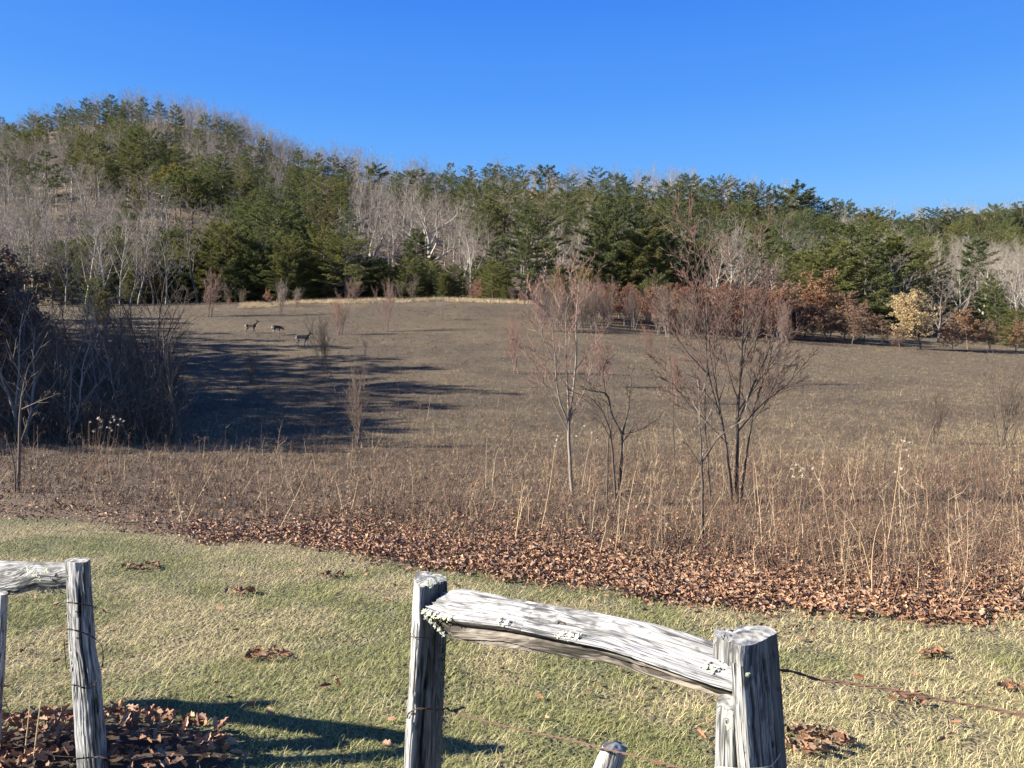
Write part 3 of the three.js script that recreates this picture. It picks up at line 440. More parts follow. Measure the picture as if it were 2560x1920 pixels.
nearSapling('bare_sapling', 'dark crooked sapling with forked stems beside the pale one', 12.2, 22, [
  S([[1546, 1262, .03], [1552, 1170, .026], [1556, 1082, .024]], { kids: 1, from: .8, z: 0 }),
  S([[1556, 1088, .02], [1530, 1040, .017], [1514, 985, .014], [1480, 978, .009], [1448, 972, .004]], { child: 1, z: .1 }),
  S([[1556, 1088, .016], [1572, 1020, .012], [1580, 960, .008], [1584, 920, .004]], { child: 1, z: -.2 }),
  S([[1556, 1086, .013], [1600, 1072, .009], [1645, 1040, .004]], { child: 1, z: .2 }),
  S([[1540, 1262, .022], [1530, 1130, .018], [1518, 1060, .014], [1490, 1010, .008], [1462, 985, .004]], { z: .2 }),
  S([[1518, 1262, .017], [1520, 1150, .014], [1524, 1060, .009], [1519, 1000, .004]], { z: -.2, kids: 3 }),
  S([[1514, 990, .012], [1505, 930, .008], [1520, 880, .004]], { child: 1, z: .1, z0: .05 })], { kids: [6, 4, 3] }, [bark.dark, bark.dark, bark.brown]);
nearSapling('bare_sapling', 'large dark many-stemmed sapling with a wide fan of twigs', 12.8, 23, [
  S([[1842, 1238, .045], [1842, 1120, .038], [1842, 1030, .034], [1850, 900, .026], [1858, 750, .014], [1862, 610, .006]], { from: .35, kids: 12, z: .1 }),
  S([[1832, 1238, .036], [1818, 1120, .030], [1800, 1000, .024], [1778, 850, .016], [1772, 690, .009], [1764, 600, .005]], { from: .3, kids: 12, z: -.3 }),
  S([[1830, 1236, .03], [1806, 1080, .024], [1762, 930, .018], [1750, 790, .011], [1724, 650, .005]], { from: .35, kids: 10, z: .4 }),
  S([[1850, 1236, .028], [1872, 1120, .022], [1890, 1020, .017], [1920, 940, .012], [1965, 860, .005]], { from: .3, kids: 11, z: -.2 }),
  S([[1843, 1060, .024], [1880, 960, .018], [1910, 880, .012], [1935, 780, .005]], { child: 1, from: .15, kids: 11, z: .3 }),
  S([[1844, 1080, .018], [1905, 1010, .012], [1960, 965, .008], [2010, 905, .003]], { child: 1, from: .2, kids: 9, z: .1 }),
  S([[1845, 1000, .018], [1875, 850, .012], [1905, 740, .005]], { child: 1, from: .2, kids: 9, z: -.4 }),
  S([[1820, 1110, .016], [1750, 1040, .012], [1690, 975, .008], [1640, 900, .004]], { child: 1, from: .2, kids: 9, z: .2 }),
  S([[1765, 940, .015], [1700, 870, .010], [1655, 800, .006], [1625, 730, .003]], { child: 1, from: .2, kids: 9, z: .2, z0: .2 }),
  S([[1855, 860, .014], [1890, 760, .009], [1905, 690, .004]], { child: 1, z: .2, z0: .05 }),
  S([[1798, 990, .014], [1790, 860, .010], [1800, 740, .005]], { child: 1, z: .1, z0: -.15 })], { kids: [13, 6, 4], ratio: [.34, .5, .5], thin: .78 }, [bark.dark, bark.dark, std(.15, .085, .07)]);
nearSapling('bare_sapling', 'straight dark sapling forking at waist height before the large one', 9.6, 24, [
  S([[1757, 1345, .02], [1756, 1240, .018], [1754, 1152, .016]], { kids: 1, from: .9, z: 0 }),
  S([[1754, 1155, .013], [1790, 1100, .010], [1830, 1060, .007], [1862, 1020, .003]], { child: 1, kids: 3, z: .1 }),
  S([[1754, 1155, .012], [1752, 1060, .009], [1752, 960, .003]], { child: 1, kids: 5, z: -.1 }),
  S([[1753, 1165, .007], [1722, 1120, .004], [1700, 1085, .002]], { child: 1, kids: 2, z: .1 })], { kids: [5, 4, 2] }, [bark.dark, bark.silver, bark.brown]);
nearSapling('bare_sapling', 'thin upright sapling between the dark saplings', 12.6, 25, [S([[1777, 1240, .018], [1768, 1150, .015], [1760, 1050, .011], [1762, 900, .004]], { kids: 8, z: .1 }), S([[1690, 1060, .008], [1680, 960, .006], [1672, 850, .003]], { z: 0, kids: 4 })], { kids: [7, 4, 3] }, [bark.dark, bark.brown, bark.brown]);
nearSapling('bare_sapling', 'broken pale sapling standing before the shaded thicket', 13.2, 26, [
  S([[46, 1232, .028], [48, 1120, .024], [52, 1010, .018], [62, 950, .011], [72, 912, .004]], { kids: 5, z: 0 }),
  S([[50, 1025, .014], [92, 1008, .010], [140, 990, .004]], { child: 1, kids: 4, z: .1 }), S([[52, 975, .009], [36, 962, .006], [16, 955, .003]], { child: 1, kids: 2, z: 0 }), S([[40, 1232, .014], [38, 1150, .010], [20, 1080, .004]], { kids: 3, z: .1 })], { kids: [5, 3, 2] }, [bark.brown, bark.brown, bark.brown]);

// the shaded thicket
{
  const R = rng(61), T = []; for (let k = 0; k < 8; k++) T.push(bareTree(800 + k, { h: 5, r: .045, stems: 1 + k % 3, base: .5, lean: .12, kids: [10, 5, 4], levels: 3, rmin: .0042, wob: .28, ang: [.6, .65, .7], up: [.05, .08, .06], from: [.12, .2, .2], ratio: [.4, .5, .5], taper: .5, sides: 5, seg: [.5, .45, .4] }));
  const put = (X, Yt, d, w, m, look) => { const x = (X - 1280) / F * d, b = ground(x, d), h = EYE - (Yt - 960) / F * d - b.y, s = h / 5.1, o = treeOf(T[Math.floor(R() * 8)], bark[m], bark[m], bark[m === 'silver' || m === 'grey' ? 'brown' : m]); o.position.copy(b); o.rotation.y = R() * 6.28; o.scale.set(s * w, s, s * w); add(o, 'thicket_sapling', placed(look, V(x, b.y + h * .6, -d)), 'sapling', 'bare saplings in the shaded thicket'); };
  put(415, 640, 27, .85, 'dark', 'straight dark sapling ending the shaded thicket'); put(378, 655, 27, .9, 'dark', 'dark branching sapling in the shaded thicket'); put(358, 690, 28, .8, 'dark', 'dark sapling in the shaded thicket'); put(240, 640, 29, .7, 'grey', 'grey sapling in the shaded thicket'); put(190, 650, 30, .7, 'brown', 'brown sapling in the shaded thicket'); put(300, 630, 31, .7, 'brown', 'brown sapling in the shaded thicket'); put(290, 700, 27, .8, 'silver', 'silver sapling in the shaded thicket'); put(115, 660, 30, .8, 'brown', 'brown sapling in the shaded thicket');
  for (let k = 0; k < 34; k++) { const X = -60 + R() * 500, d = 22.5 + R() * 14, Yt = lerp(690, 930, R()) + (X < 60 ? -40 : 0), m = ['dark', 'brown', 'dark', 'brown', 'brown', 'grey'][Math.floor(R() * 6)]; put(X, Yt, d, .8 + R() * .5, m, `${m === 'dark' ? 'dark' : m} sapling in the shaded thicket`); }
  // dense tangle at the frame's edge
  for (const [X, Y, d, t, look] of [[12, 640, 34, 'dull', 'dense dark brown shrub at the thicket edge'], [-40, 620, 32, 'dull', 'tall dark shrub past the thicket edge'], [45, 690, 36, 'dull', 'dark leafy shrub deep in the thicket'], [80, 745, 36, 'dull', 'low leafy shrub deep in the thicket']]) leafy(LEAFY, Math.floor(R() * 5), t, bark.dark, X, Y, d, 1.0, look, 'leafy shrubs in the thicket');
}
// tall trees past the frame, whose shade falls across the field
{
  const R = rng(71);
  for (const [x, d, h] of [[-19, 21, 7], [-20, 23, 8], [-22, 25, 9.2], [-23, 22, 8], [-21, 26.4, 8], [-25, 27, 9.2], [-24, 29, 9], [-27, 30.5, 10], [-26, 33, 7], [-32, 34, 11], [-31, 40, 9], [-36, 43, 12], [-37, 49, 10], [-43, 52, 13], [-44, 59, 12], [-47, 66, 10], [-52, 70, 13], [-58, 78, 12], [-30, 31, 14], [-34, 37, 15], [-38, 45, 17], [-40, 50, 17], [-45, 57, 17], [-49, 63, 15]]) {
    const kind = R() < .5 ? 'white' : 'round', o = pineThing(kind, Math.floor(R() * 4), R() < .5 ? 'deep' : 'mid'), s = h / 10, xx = Math.min(x, -(.667 * d + h * .47)); o.position.copy(ground(xx, d)); o.rotation.y = R() * 6; o.scale.set(s * 1.2, s, s * 1.2); add(o, 'pine_tree', `${h > 12 ? 'tall' : h > 9 ? 'middling' : 'short'} pine beyond the picture edge, ${inWords(Math.round(d))} metres up the field`, 'tree', 'pines beyond the picture edge shading the thicket');
  }
}
// ------------------------------------------------------------------ grass, stubble, leaves and weeds
const M4b = new THREE.Matrix4(), QA = new THREE.Quaternion(), QB = new THREE.Quaternion(), EU = new THREE.Euler(), CC = new THREE.Color();
function scatter(name, label, category, geos, mat, rows) {      // rows: [position, turn, scale, tall, r, g, b, tilt]
  const by = geos.map(() => []); rows.forEach((r, k) => by[k % geos.length].push(r));
  const g = new THREE.Group();
  by.forEach((rs, v) => { const im = new THREE.InstancedMesh(geos[v], mat, rs.length); im.name = name; rs.forEach(([p, a, s, t, r, gg, b, tl, tx], k) => { QA.setFromEuler(EU.set(tl ?? 0, a, tx ?? 0, 'YXZ')); im.setMatrixAt(k, M4b.compose(p, QA, V(s, t, s))); im.setColorAt(k, CC.setRGB(r, gg, b)); }); g.add(im); });
  return stuff(g, name, label, category);
}
function bladeTuft(seed, n, len, wid, spread, flop) {
  const R = rng(seed), b = new MB(false);
  for (let k = 0; k < n; k++) {
    const a = R() * 6.283, x0 = (R() - .5) * spread, z0 = (R() - .5) * spread, L = len * (.45 + .8 * R()), lean = flop * (.25 + R()), dx = Math.cos(a), dz = Math.sin(a), px = -dz * wid, pz = dx * wid, N = 3; let x = x0, y = -.01, z = z0, th = lean * .3;
    let lx = x - px, lz = z - pz, rx = x + px, rz = z + pz, ly = y;
    for (let s = 1; s <= N; s++) {
      th += lean * .42; const st = L / N; x += dx * Math.sin(th) * st; z += dz * Math.sin(th) * st; y += Math.max(-.02, Math.cos(th)) * st; const w = 1 - s / N * .85;
      const nlx = x - px * w, nlz = z - pz * w, nrx = x + px * w, nrz = z + pz * w;
      if (s < N) { b.tri(lx, ly, lz, rx, ly, rz, nrx, y, nrz); b.tri(lx, ly, lz, nrx, y, nrz, nlx, y, nlz); } else b.tri(lx, ly, lz, rx, ly, rz, x, y, z);
      lx = nlx; lz = nlz; rx = nrx; rz = nrz; ly = y;
    }
  }
  return b.geo();
}
const white1 = std(1, 1, 1, .85), pileAt = [[-2.25, 4.05, .95, .36, .12], [-1.75, 3.85, .55, .33, .10], [-2.75, 3.7, .7, .45, .11]];
const pileH = (x, d) => { let h = 0; for (const [a, b, rx, rd, t] of pileAt) { const q = ((x - a) / rx) ** 2 + ((d - b) / rd) ** 2; h = Math.max(h, t * Math.exp(-q * 1.4)); } return h; };
{
  const R = rng(5), green = [], straw = [];
  for (let k = 0; k < 150000; k++) {
    const d = 2.6 + R() * 10.5, x = (R() * 2 - 1) * (d * .74 + .3); if (R() > .55 + .6 * (3 / d)) continue;
    if (d > edgeD(x) + (R() - .6) * .4) continue;
    const g = greenness(x, d), v = .75 + R() * .5, ph = pileH(x, d); if ((ph > .04 && R() < .85) || (R() < .75 && fbm(x * 5 + 3, d * 5, 3) < .40)) continue;
    if (R() < lerp(.22, .84, g)) green.push([ground(x, d), R() * 6.28, .7 + R() * .6, .6 + R() * .6, .225 * v, .228 * v * (.9 + .2 * R()), .084 * v]);
    else straw.push([ground(x, d), R() * 6.28, .7 + R() * .6, .6 + R() * .6, .46 * v, .395 * v * (.93 + .12 * R()), .215 * v]);
  }
  const ga = [0, 1, 2, 3].map((s) => bladeTuft(10 + s, 12, .070, .0019, .13, 1.9)), sa = [0, 1, 2, 3].map((s) => bladeTuft(20 + s, 11, .085, .0019, .15, 2.9));
  scatter('green_grass', 'short green grass in patches over the mown lawn', 'grass', ga, white1, green);
  scatter('straw_grass', 'straw-coloured dormant grass over the mown lawn', 'grass', sa, white1, straw);
  // the field: dry stems, dark and pale
  const dark = [], pale = [];
  for (let k = 0; k < 150000; k++) {
    const d = 6 * Math.pow(19, R()), x = (R() * 2 - 1) * (d * .72 + .5), q = d - edgeD(x); if (q < .3 || d > 112) continue;
    const dens = sstep(.2, 3, q) * Math.min(1, .035 + Math.pow(d / 29, 1.8)), p = paleness(x, d) * sstep(9, 26, d); if (R() > dens) continue;
    const v = .7 + R() * .6, big = 1 + sstep(20, 80, d) * .9, pos = ground(x, d);
    if (R() < .22 + .42 * p) { pale.push([pos, R() * 6.28, (.8 + R() * .6) * big, (.45 + R() * .5) * (1 + .3 * big), .33 * v, .26 * v, .15 * v]); } else if (d < 12 || R() < .62) dark.push([pos, R() * 6.28, (.8 + R() * .7) * big, (.45 + R() * .7) * (1 + .25 * big), .120 * v, .080 * v * (.9 + .2 * R()), .052 * v]);
  }
  const fa = [0, 1, 2, 3].map((s) => bladeTuft(30 + s, 11, .15, .0026, .24, .7)), fb = [0, 1, 2, 3].map((s) => bladeTuft(40 + s, 12, .15, .0030, .24, 1.7));
  scatter('field_stubble', 'dark dry stems standing thickly over the field', 'stubble', fa, white1, dark);
  scatter('field_grass', 'pale matted dry grass over the field', 'grass', fb, white1, pale);
  // strip of tall pale grass beyond the crest, colour lightened to look sunlit
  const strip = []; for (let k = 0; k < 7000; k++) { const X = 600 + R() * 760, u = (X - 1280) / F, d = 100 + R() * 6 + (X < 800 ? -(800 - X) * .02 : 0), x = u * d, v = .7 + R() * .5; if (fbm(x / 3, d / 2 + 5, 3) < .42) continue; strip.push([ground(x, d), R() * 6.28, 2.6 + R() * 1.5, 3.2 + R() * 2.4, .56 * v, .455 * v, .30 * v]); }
  scatter('tall_grass', 'strip of tall pale grass, lightened to look sunlit, along the crest below the pines', 'grass', fb, white1, strip);
}
// dead leaves
function leafGeo(seed, curl) {
  const R = rng(seed), b = new MB(false), N = 6, L = .060, rows = [];
  const cx = curl * (1 + R()), cl = curl * (R() - .3) * 1.6, tw = (R() - .5) * 1.2;
  for (let k = 0; k <= N; k++) {
    const t = k / N, w = .0175 * Math.sin(Math.PI * Math.pow(t * .94 + .03, .8)) * (k % 2 ? 1.25 : .72), a = cl * (t - .5) * 2, z = Math.sin(a) / Math.max(.2, Math.abs(cl * 2)) * L * (Math.abs(cl) > .1 ? 1 : 0) || (t - .5) * L, y = (1 - Math.cos(a)) * L * .4;
    const f = cx * .9, tt = tw * (t - .5), e = (s) => { const lx = s * w * Math.cos(f), ly = Math.abs(s) * w * Math.sin(f) * 1.1 + y; return [lx * Math.cos(tt) - ly * Math.sin(tt) * .3, ly + lx * Math.sin(tt), z]; };
    rows.push([e(-1), [0, y, z], e(1)]);
  }
  for (let k = 0; k < N; k++) for (let j = 0; j < 2; j++) { const A = rows[k][j], B = rows[k][j + 1], C = rows[k + 1][j], D = rows[k + 1][j + 1]; b.tri(...A, ...B, ...D); b.tri(...A, ...D, ...C); }
  return b.geo();
}
const LEAF = [0, 1, 2, 3, 4, 5].map((s) => leafGeo(50 + s, .25 + s * .12));
const leafCol = (R) => { const v = .62 + R() * .85, k = R(); return k < .50 ? [.245 * v, .132 * v, .078 * v] : k < .66 ? [.135 * v, .072 * v, .046 * v] : k < .86 ? [.34 * v, .20 * v, .115 * v] : [.20 * v, .15 * v, .115 * v]; };
const leafMats = [[.22, .112, .062], [.13, .068, .042], [.27, .165, .10], [.24, .12, .058], [.17, .09, .055]].map((c) => std(...c, .75));
const groundMesh = scene.getObjectByName('ground');
function oneLeaf(parent, p, R, s = 1) { const m = part('leaf', LEAF[Math.floor(R() * 6)], leafMats[Math.floor(R() * 5)], parent); m.castShadow = m.receiveShadow = true; m.position.copy(p); m.rotation.set((R() - .5) * 1.9, R() * 6.28, (R() - .5) * 1.9); m.scale.setScalar(s * (.75 + R() * .6)); return m; }
{
  const R = rng(6), rows = [];
  for (let k = 0; k < 420000 && rows.length < 60000; k++) {
    const d = 5 + R() * 17, x = (R() * 2 - 1) * (d * .72 + .3), q = d - edgeD(x); if (q < -.5) continue;
    const right = sstep(-5.6, -1.2, x), thick = 1.1 + right * 1.1;
    const dens = sstep(-.35 + .3 * fbm(x * 3, d * 3, 2), .3, q) * (Math.exp(-Math.pow(Math.max(0, q - .2 * right) / thick, 2)) * (.025 + .975 * right) + .12 * Math.exp(-q / 8)) + (q < 0 ? .006 : 0);
    if (R() > dens * (.25 + 1.3 * fbm(x * 1.7, d * 1.7, 3))) continue;
    const p = ground(x, d); p.y += .006 + R() * .035 * dens + (q > 0 ? .012 : 0);
    const c = leafCol(R), s = .45 + R() * R() * 1.15; rows.push([p, R() * 6.28, s, s, ...c, (R() - .5) * 1.7, (R() - .5) * 1.7]);
  }
  rows.sort((a, b) => b[0].z - a[0].z);
  for (const r of rows.splice(0, 250)) oneLeaf(groundMesh, r[0], R, 1);
  scatter('leaf_litter', 'curled brown leaves lying thickly along the edge of the lawn', 'fallen leaves', LEAF, std(1, 1, 1, .75), rows);
  // single leaves on the lawn
  for (let k = 0; k < 170; k++) { const d = 2.9 + Math.pow(R(), .8) * 5, x = (R() * 2 - 1) * d * .66; if (d > edgeD(x)) continue; const p = ground(x, d); p.y += .032; oneLeaf(groundMesh, p, R, .6 + .5 * R()); }
  // heaps: X, Y, width px, leaves, label
  for (const [X, Y, W, n, look] of [[360, 1420, 85, 30, 'low dark heap of leaves on the lawn past the slim post'], [610, 1484, 50, 26, 'round dark clump of leaves on open lawn'], [825, 1445, 55, 14, 'flat scatter of leaves near the litter edge'], [668, 1650, 90, 22, 'wide scatter of brown leaves between the two gapped posts'], [1268, 1457, 36, 9, 'small dark leaf clump behind the sloping rail'], [2335, 1628, 55, 16, 'upstanding dark curled leaf clump on the lawn'], [2030, 1850, 170, 46, 'large loose heap of orange-brown leaves beside the thick post'], [2270, 1735, 80, 12, 'scatter of leaves below the rusty strand'], [2535, 1712, 60, 12, 'brown leaves at the edge of the view']]) {
    const d = EYE * F / (Y - 960), x = (X - 1280) / F * d, w = W / F * d, g = new THREE.Group(); g.position.copy(ground(x, d));
    for (let k = 0; k < n * 1.5; k++) { const a = R() * 6.28, r = Math.sqrt(R()); oneLeaf(g, V(Math.cos(a) * r * w * .6, .035 + R() * .045 * (1 - r), Math.sin(a) * r * w * .45), R, .95); }
    add(g, 'leaf_heap', look, 'leaves');
  }
  // the big pile by the fence
  const g = new THREE.Group(), O = ground(-2.2, 4.1); g.position.copy(O); let own = 0; const rest = [];
  const mound = new MB(), NN = 30; for (let j = 0; j <= NN; j++) for (let i = 0; i <= NN; i++) { const x = -3.9 + i / NN * 3.4, d = 3.0 + j / NN * 1.9; mound.vert(x - O.x, landH(x, d) + pileH(x, d) * .8 - .045 - O.y, -d - O.z); } for (let j = 0; j < NN; j++) for (let i = 0; i < NN; i++) { const a = j * (NN + 1) + i, b = a + 1, c = a + NN + 1; mound.i.push(a, b, c + 1, a, c + 1, c); }
  const mg = mound.geo(); mg.computeVertexNormals(); part('leaf_mould', mg, std(.045, .028, .018, 1), g);
  for (let k = 0; k < 9000; k++) { const x = -3.7 + R() * 3.0, d = 3.2 + R() * 1.7, h = pileH(x, d), edge = fbm(x * 4, d * 4) * .05; if (h < .018 + edge * 1.3 || R() > .12 + h * 3) continue; const p = V(x - O.x, landH(x, d) + h * .8 + R() * .05 + .005 - O.y, -d - O.z); if (own < 290 && R() < .3) { oneLeaf(g, p, R, .95); own++; } else rest.push(p); }
  const im = rest.length ? new THREE.InstancedMesh(LEAF[3], std(1, 1, 1, .75), rest.length) : null; if (im) { rest.forEach((p, k) => { QA.setFromEuler(EU.set((R() - .5) * 2.2, R() * 6.28, (R() - .5) * 2.2)); const s = .75 + R() * .6; im.setMatrixAt(k, M4b.compose(p, QA, V(s, s, s))); im.setColorAt(k, CC.setRGB(...leafCol(R))); }); im.name = 'leaves'; im.userData = { kind: 'stuff' }; g.add(im); }
  add(g, 'leaf_pile', 'broad pile of curled brown leaves around the slim leaning post', 'leaves');
}
// weeds
function stalkGeo(seed, h, kids, fluff) {
  const R = rng(seed), b = new MB(), pts = [], rad = []; let x = 0, z = 0, vx = (R() - .5) * .25, vz = (R() - .5) * .25;
  for (let k = 0; k <= 6; k++) { pts.push(V(x, k / 6 * h - .02, z)); rad.push(.0038 * (1 - k / 8)); x += vx * h / 6; z += vz * h / 6; vx += (R() - .5) * .14; vz += (R() - .5) * .14; }
  b.tube(pts, rad, 3);
  for (let k = 0; k < kids; k++) { const f = 2 + R() * 3.9, i = Math.floor(f), p = pts[i].clone().lerp(pts[i + 1] ?? pts[i], f - i), a = R() * 6.28, L = .05 + .16 * R() * h; b.tube([p, V(p.x + Math.cos(a) * L * .6, p.y + L * .6, p.z + Math.sin(a) * L * .6), V(p.x + Math.cos(a) * L * .8, p.y + L * 1.1, p.z + Math.sin(a) * L * .8)], [.002, .0016, .0008], 3); }
  for (let k = 0; k < fluff; k++) { const f = 3 + R() * 3, i = Math.min(5, Math.floor(f)), p = pts[i].clone().lerp(pts[i + 1], f - i), a = R() * 6.28, r = .006 + R() * .009; b.n = b.n; const s = b.v; b.vert(p.x, p.y, p.z); b.vert(p.x + Math.cos(a) * r * 1.6, p.y - r * .8 * R(), p.z + Math.sin(a) * r * 1.6); b.vert(p.x + Math.cos(a + .8) * r, p.y + r * .5, p.z + Math.sin(a + .8) * r); b.i.push(s, s + 1, s + 2); }
  return b.geo();
}
{
  const R = rng(8), W = [0, 1, 2, 3, 4, 5, 6, 7].map((s) => stalkGeo(60 + s, 1, 2 + s % 5, s % 4 === 0 ? 8 : 2)), rows = [], dk = [];
  for (let k = 0; k < 90000 && rows.length + dk.length < 4700; k++) {
    const d = 6.4 + Math.pow(R(), 1.5) * 40, x = (R() * 2 - 1) * (d * .72 + .3), q = d - edgeD(x); if (q < .35) continue;
    const right = sstep(.5, 4.2, x) * sstep(22, 9, d), mid = sstep(.3, 2.5, q) * sstep(34, 14, d);
    if (R() > (.07 + .36 * right + .24 * mid) * (.35 + 1.2 * vn(x * .9 + 9, d * .9)) * sstep(.1, 2.2, q + right)) continue;
    const h = (.18 + .38 * R()) * (R() < .13 ? 1.8 : 1) * (1 + (R() < .25 ? 1.5 : .4) * right * R()), v = .7 + R() * .6, k2 = R();
    if (h > 1.1) continue; (k2 < .5 ? rows : dk).push([ground(x, d), R() * 6.28, .9 + R() * .5 + d * .012, h, ...(k2 < .17 ? [.44 * v, .33 * v, .21 * v] : k2 < .5 ? [.21 * v, .125 * v, .08 * v] : [.085 * v, .058 * v, .044 * v]), (R() - .5) * .25]);
  }
  scatter('dry_weeds', 'tan and rusty dry weed stalks standing beyond the lawn', 'weeds', W, white1, rows);
  scatter('dark_weeds', 'dark dry weed stalks standing beyond the lawn', 'weeds', W, white1, dk);
  console.log('weeds', rows.length, dk.length);
  // bramble and brush under the shaded thicket
  const br = []; for (let k = 0; k < 2900; k++) { const X = -120 + R() * 560, d = 22 + R() * 17, x = (X - 1280) / F * d; const bv = .7 + R() * .8; br.push([ground(x, d), R() * 6.28, 3 + R() * 2.5, .5 + R() * 1.2, .105 * bv, .08 * bv, .06 * bv, (R() - .5) * .5]); }
  scatter('underbrush', 'dark tangled underbrush at the foot of the shaded thicket', 'underbrush', W, white1, br);
  // weeds that stand out: stem in X, Y; distance; head kind
  const tan = std(.50, .38, .22), grey = std(.34, .28, .21), fluffM = std(.66, .60, .50, .9), goldM = std(.42, .26, .12), brownM = std(.20, .12, .075);
  const weed = (name, look, d, stems, heads, m, hm, seed) => {
    const Q = rng(seed), g = new THREE.Group(), base = ground((stems[0][0][0] - 1280) / F * d, d);
    stems.forEach((st, j) => { const b = new MB(), c = new THREE.CatmullRomCurve3(st.map(([X, Y], i) => { const p = at(X, Y, d).sub(base); p.z += j * .03; return p; })), pts = c.getPoints(10); b.tube(pts, pts.map((_, i) => .0042 * (1 - .075 * i)), 4); part('stem', b.geo(), m, g); });
    heads.forEach(([X, Y, s]) => { const b = new MB(false), p = at(X, Y, d).sub(base), n = 26; p.z += (Q() - .5) * .08; for (let k = 0; k < n; k++) { const a = V(Q() - .5, Q() - .5, Q() - .5).normalize().multiplyScalar(s * (.4 + .8 * Q())), o = V(Q() - .5, Q() - .5, Q() - .5).multiplyScalar(s * .9), t = V(Q() - .5, Q() - .5, Q() - .5).normalize().multiplyScalar(s * .22); b.tri(p.x + o.x, p.y + o.y, p.z + o.z, p.x + o.x + t.x, p.y + o.y + t.y, p.z + o.z + t.z, p.x + o.x + a.x, p.y + o.y + a.y, p.z + o.z + a.z); } part('seed_head', b.geo(), hm, g); });
    g.position.copy(base); add(g, name, look, 'weed');
  };
  weed('dead_weed', 'pale weed arching sideways with fluffy white seed heads', 7.2, [[[2185, 1478], [2150, 1345], [2100, 1270], [2030, 1205], [1992, 1160]], [[2030, 1205], [2010, 1195], [1985, 1190]], [[2055, 1228], [2035, 1190], [2028, 1170]]], [[1990, 1160, .022], [1998, 1175, .025], [1982, 1172, .02], [2010, 1172, .02], [2030, 1170, .018], [1985, 1192, .018], [2005, 1188, .022], [2045, 1198, .014], [2025, 1200, .02]], tan, fluffM, 1);
  weed('dead_weed', 'tall upright weed with small white tufts up its stem', 7.6, [[[2202, 1440], [2222, 1340], [2240, 1220], [2255, 1110]], [[2240, 1200], [2252, 1220], [2258, 1228]]], [[2252, 1100, .016], [2262, 1103, .016], [2277, 1106, .016], [2262, 1124, .02], [2270, 1140, .012], [2258, 1172, .02], [2240, 1180, .014], [2254, 1218, .02]], tan, fluffM, 2);
  weed('dead_weed', 'leaning tan stalk with a feathery plume beside the pale sapling', 9.6, [[[1354, 1320], [1372, 1230], [1386, 1130], [1392, 1095]]], [[1391, 1100, .02], [1388, 1115, .022], [1394, 1090, .016]], tan, fluffM, 3);
  weed('dead_weed', 'grey weed with a feathery white tip between two saplings', 10.5, [[[1455, 1220], [1468, 1140], [1480, 1085], [1470, 1060]]], [[1460, 1064, .024], [1480, 1082, .022], [1440, 1090, .02], [1492, 1100, .02]], grey, fluffM, 4);
  weed('dead_weed', 'brown goldenrod plumes bending above the weeds', 10.5, [[[1230, 1230], [1240, 1140], [1262, 1090]], [[1215, 1220], [1216, 1130], [1218, 1085]]], [[1262, 1092, .03], [1272, 1100, .025], [1255, 1098, .025], [1218, 1085, .03], [1212, 1076, .024], [1245, 1112, .022]], grey, goldM, 5);
  const hb = [], hs = []; const q = rng(12); for (let k = 0; k < 16; k++) { const X = 222 + q() * 84, Y = 1040 + q() * 55; hb.push([X, Y, .028]); hs.push([[255 + (q() - .5) * 50, 1190], [250 + (X - 250) * .7, 1130], [X, Y]]); }
  weed('dead_weed', 'clump of weeds topped with round white heads before the thicket', 12.5, hs, hb, brownM, fluffM, 6);
  weed('dead_weed', 'straight yellow stalk with a broken top in the leaf litter', 7.0, [[[2294, 1470], [2300, 1380], [2304, 1325]]], [], tan, fluffM, 7);
  weed('dead_weed', 'bent yellow stalk curving over in the leaf litter', 6.9, [[[2180, 1480], [2180, 1400], [2190, 1330], [2208, 1288]]], [], tan, fluffM, 8);
  weed('dead_weed', 'two thin tan stalks crossing beyond the lawn edge', 8.6, [[[1290, 1345], [1300, 1260], [1315, 1200]], [[1288, 1340], [1302, 1280], [1330, 1215]]], [], tan, fluffM, 9);
  weed('dead_weed', 'long tan stalks fanning out near the litter edge', 9.2, [[[455, 1300], [440, 1240], [425, 1190]], [[470, 1300], [500, 1240], [545, 1160]], [[462, 1300], [452, 1250], [455, 1200]]], [], tan, fluffM, 10);
  weed('dead_weed', 'slanting pale stalk amid rusty weeds', 9.6, [[[700, 1320], [740, 1240], [780, 1150]]], [], tan, fluffM, 11);
  weed('dead_weed', 'slender tan weed by the leaf pile and slim post', 3.75, [[[60, 1905], [72, 1790], [92, 1600]], [[92, 1905], [110, 1760], [128, 1660]]], [], tan, fluffM, 13);
}

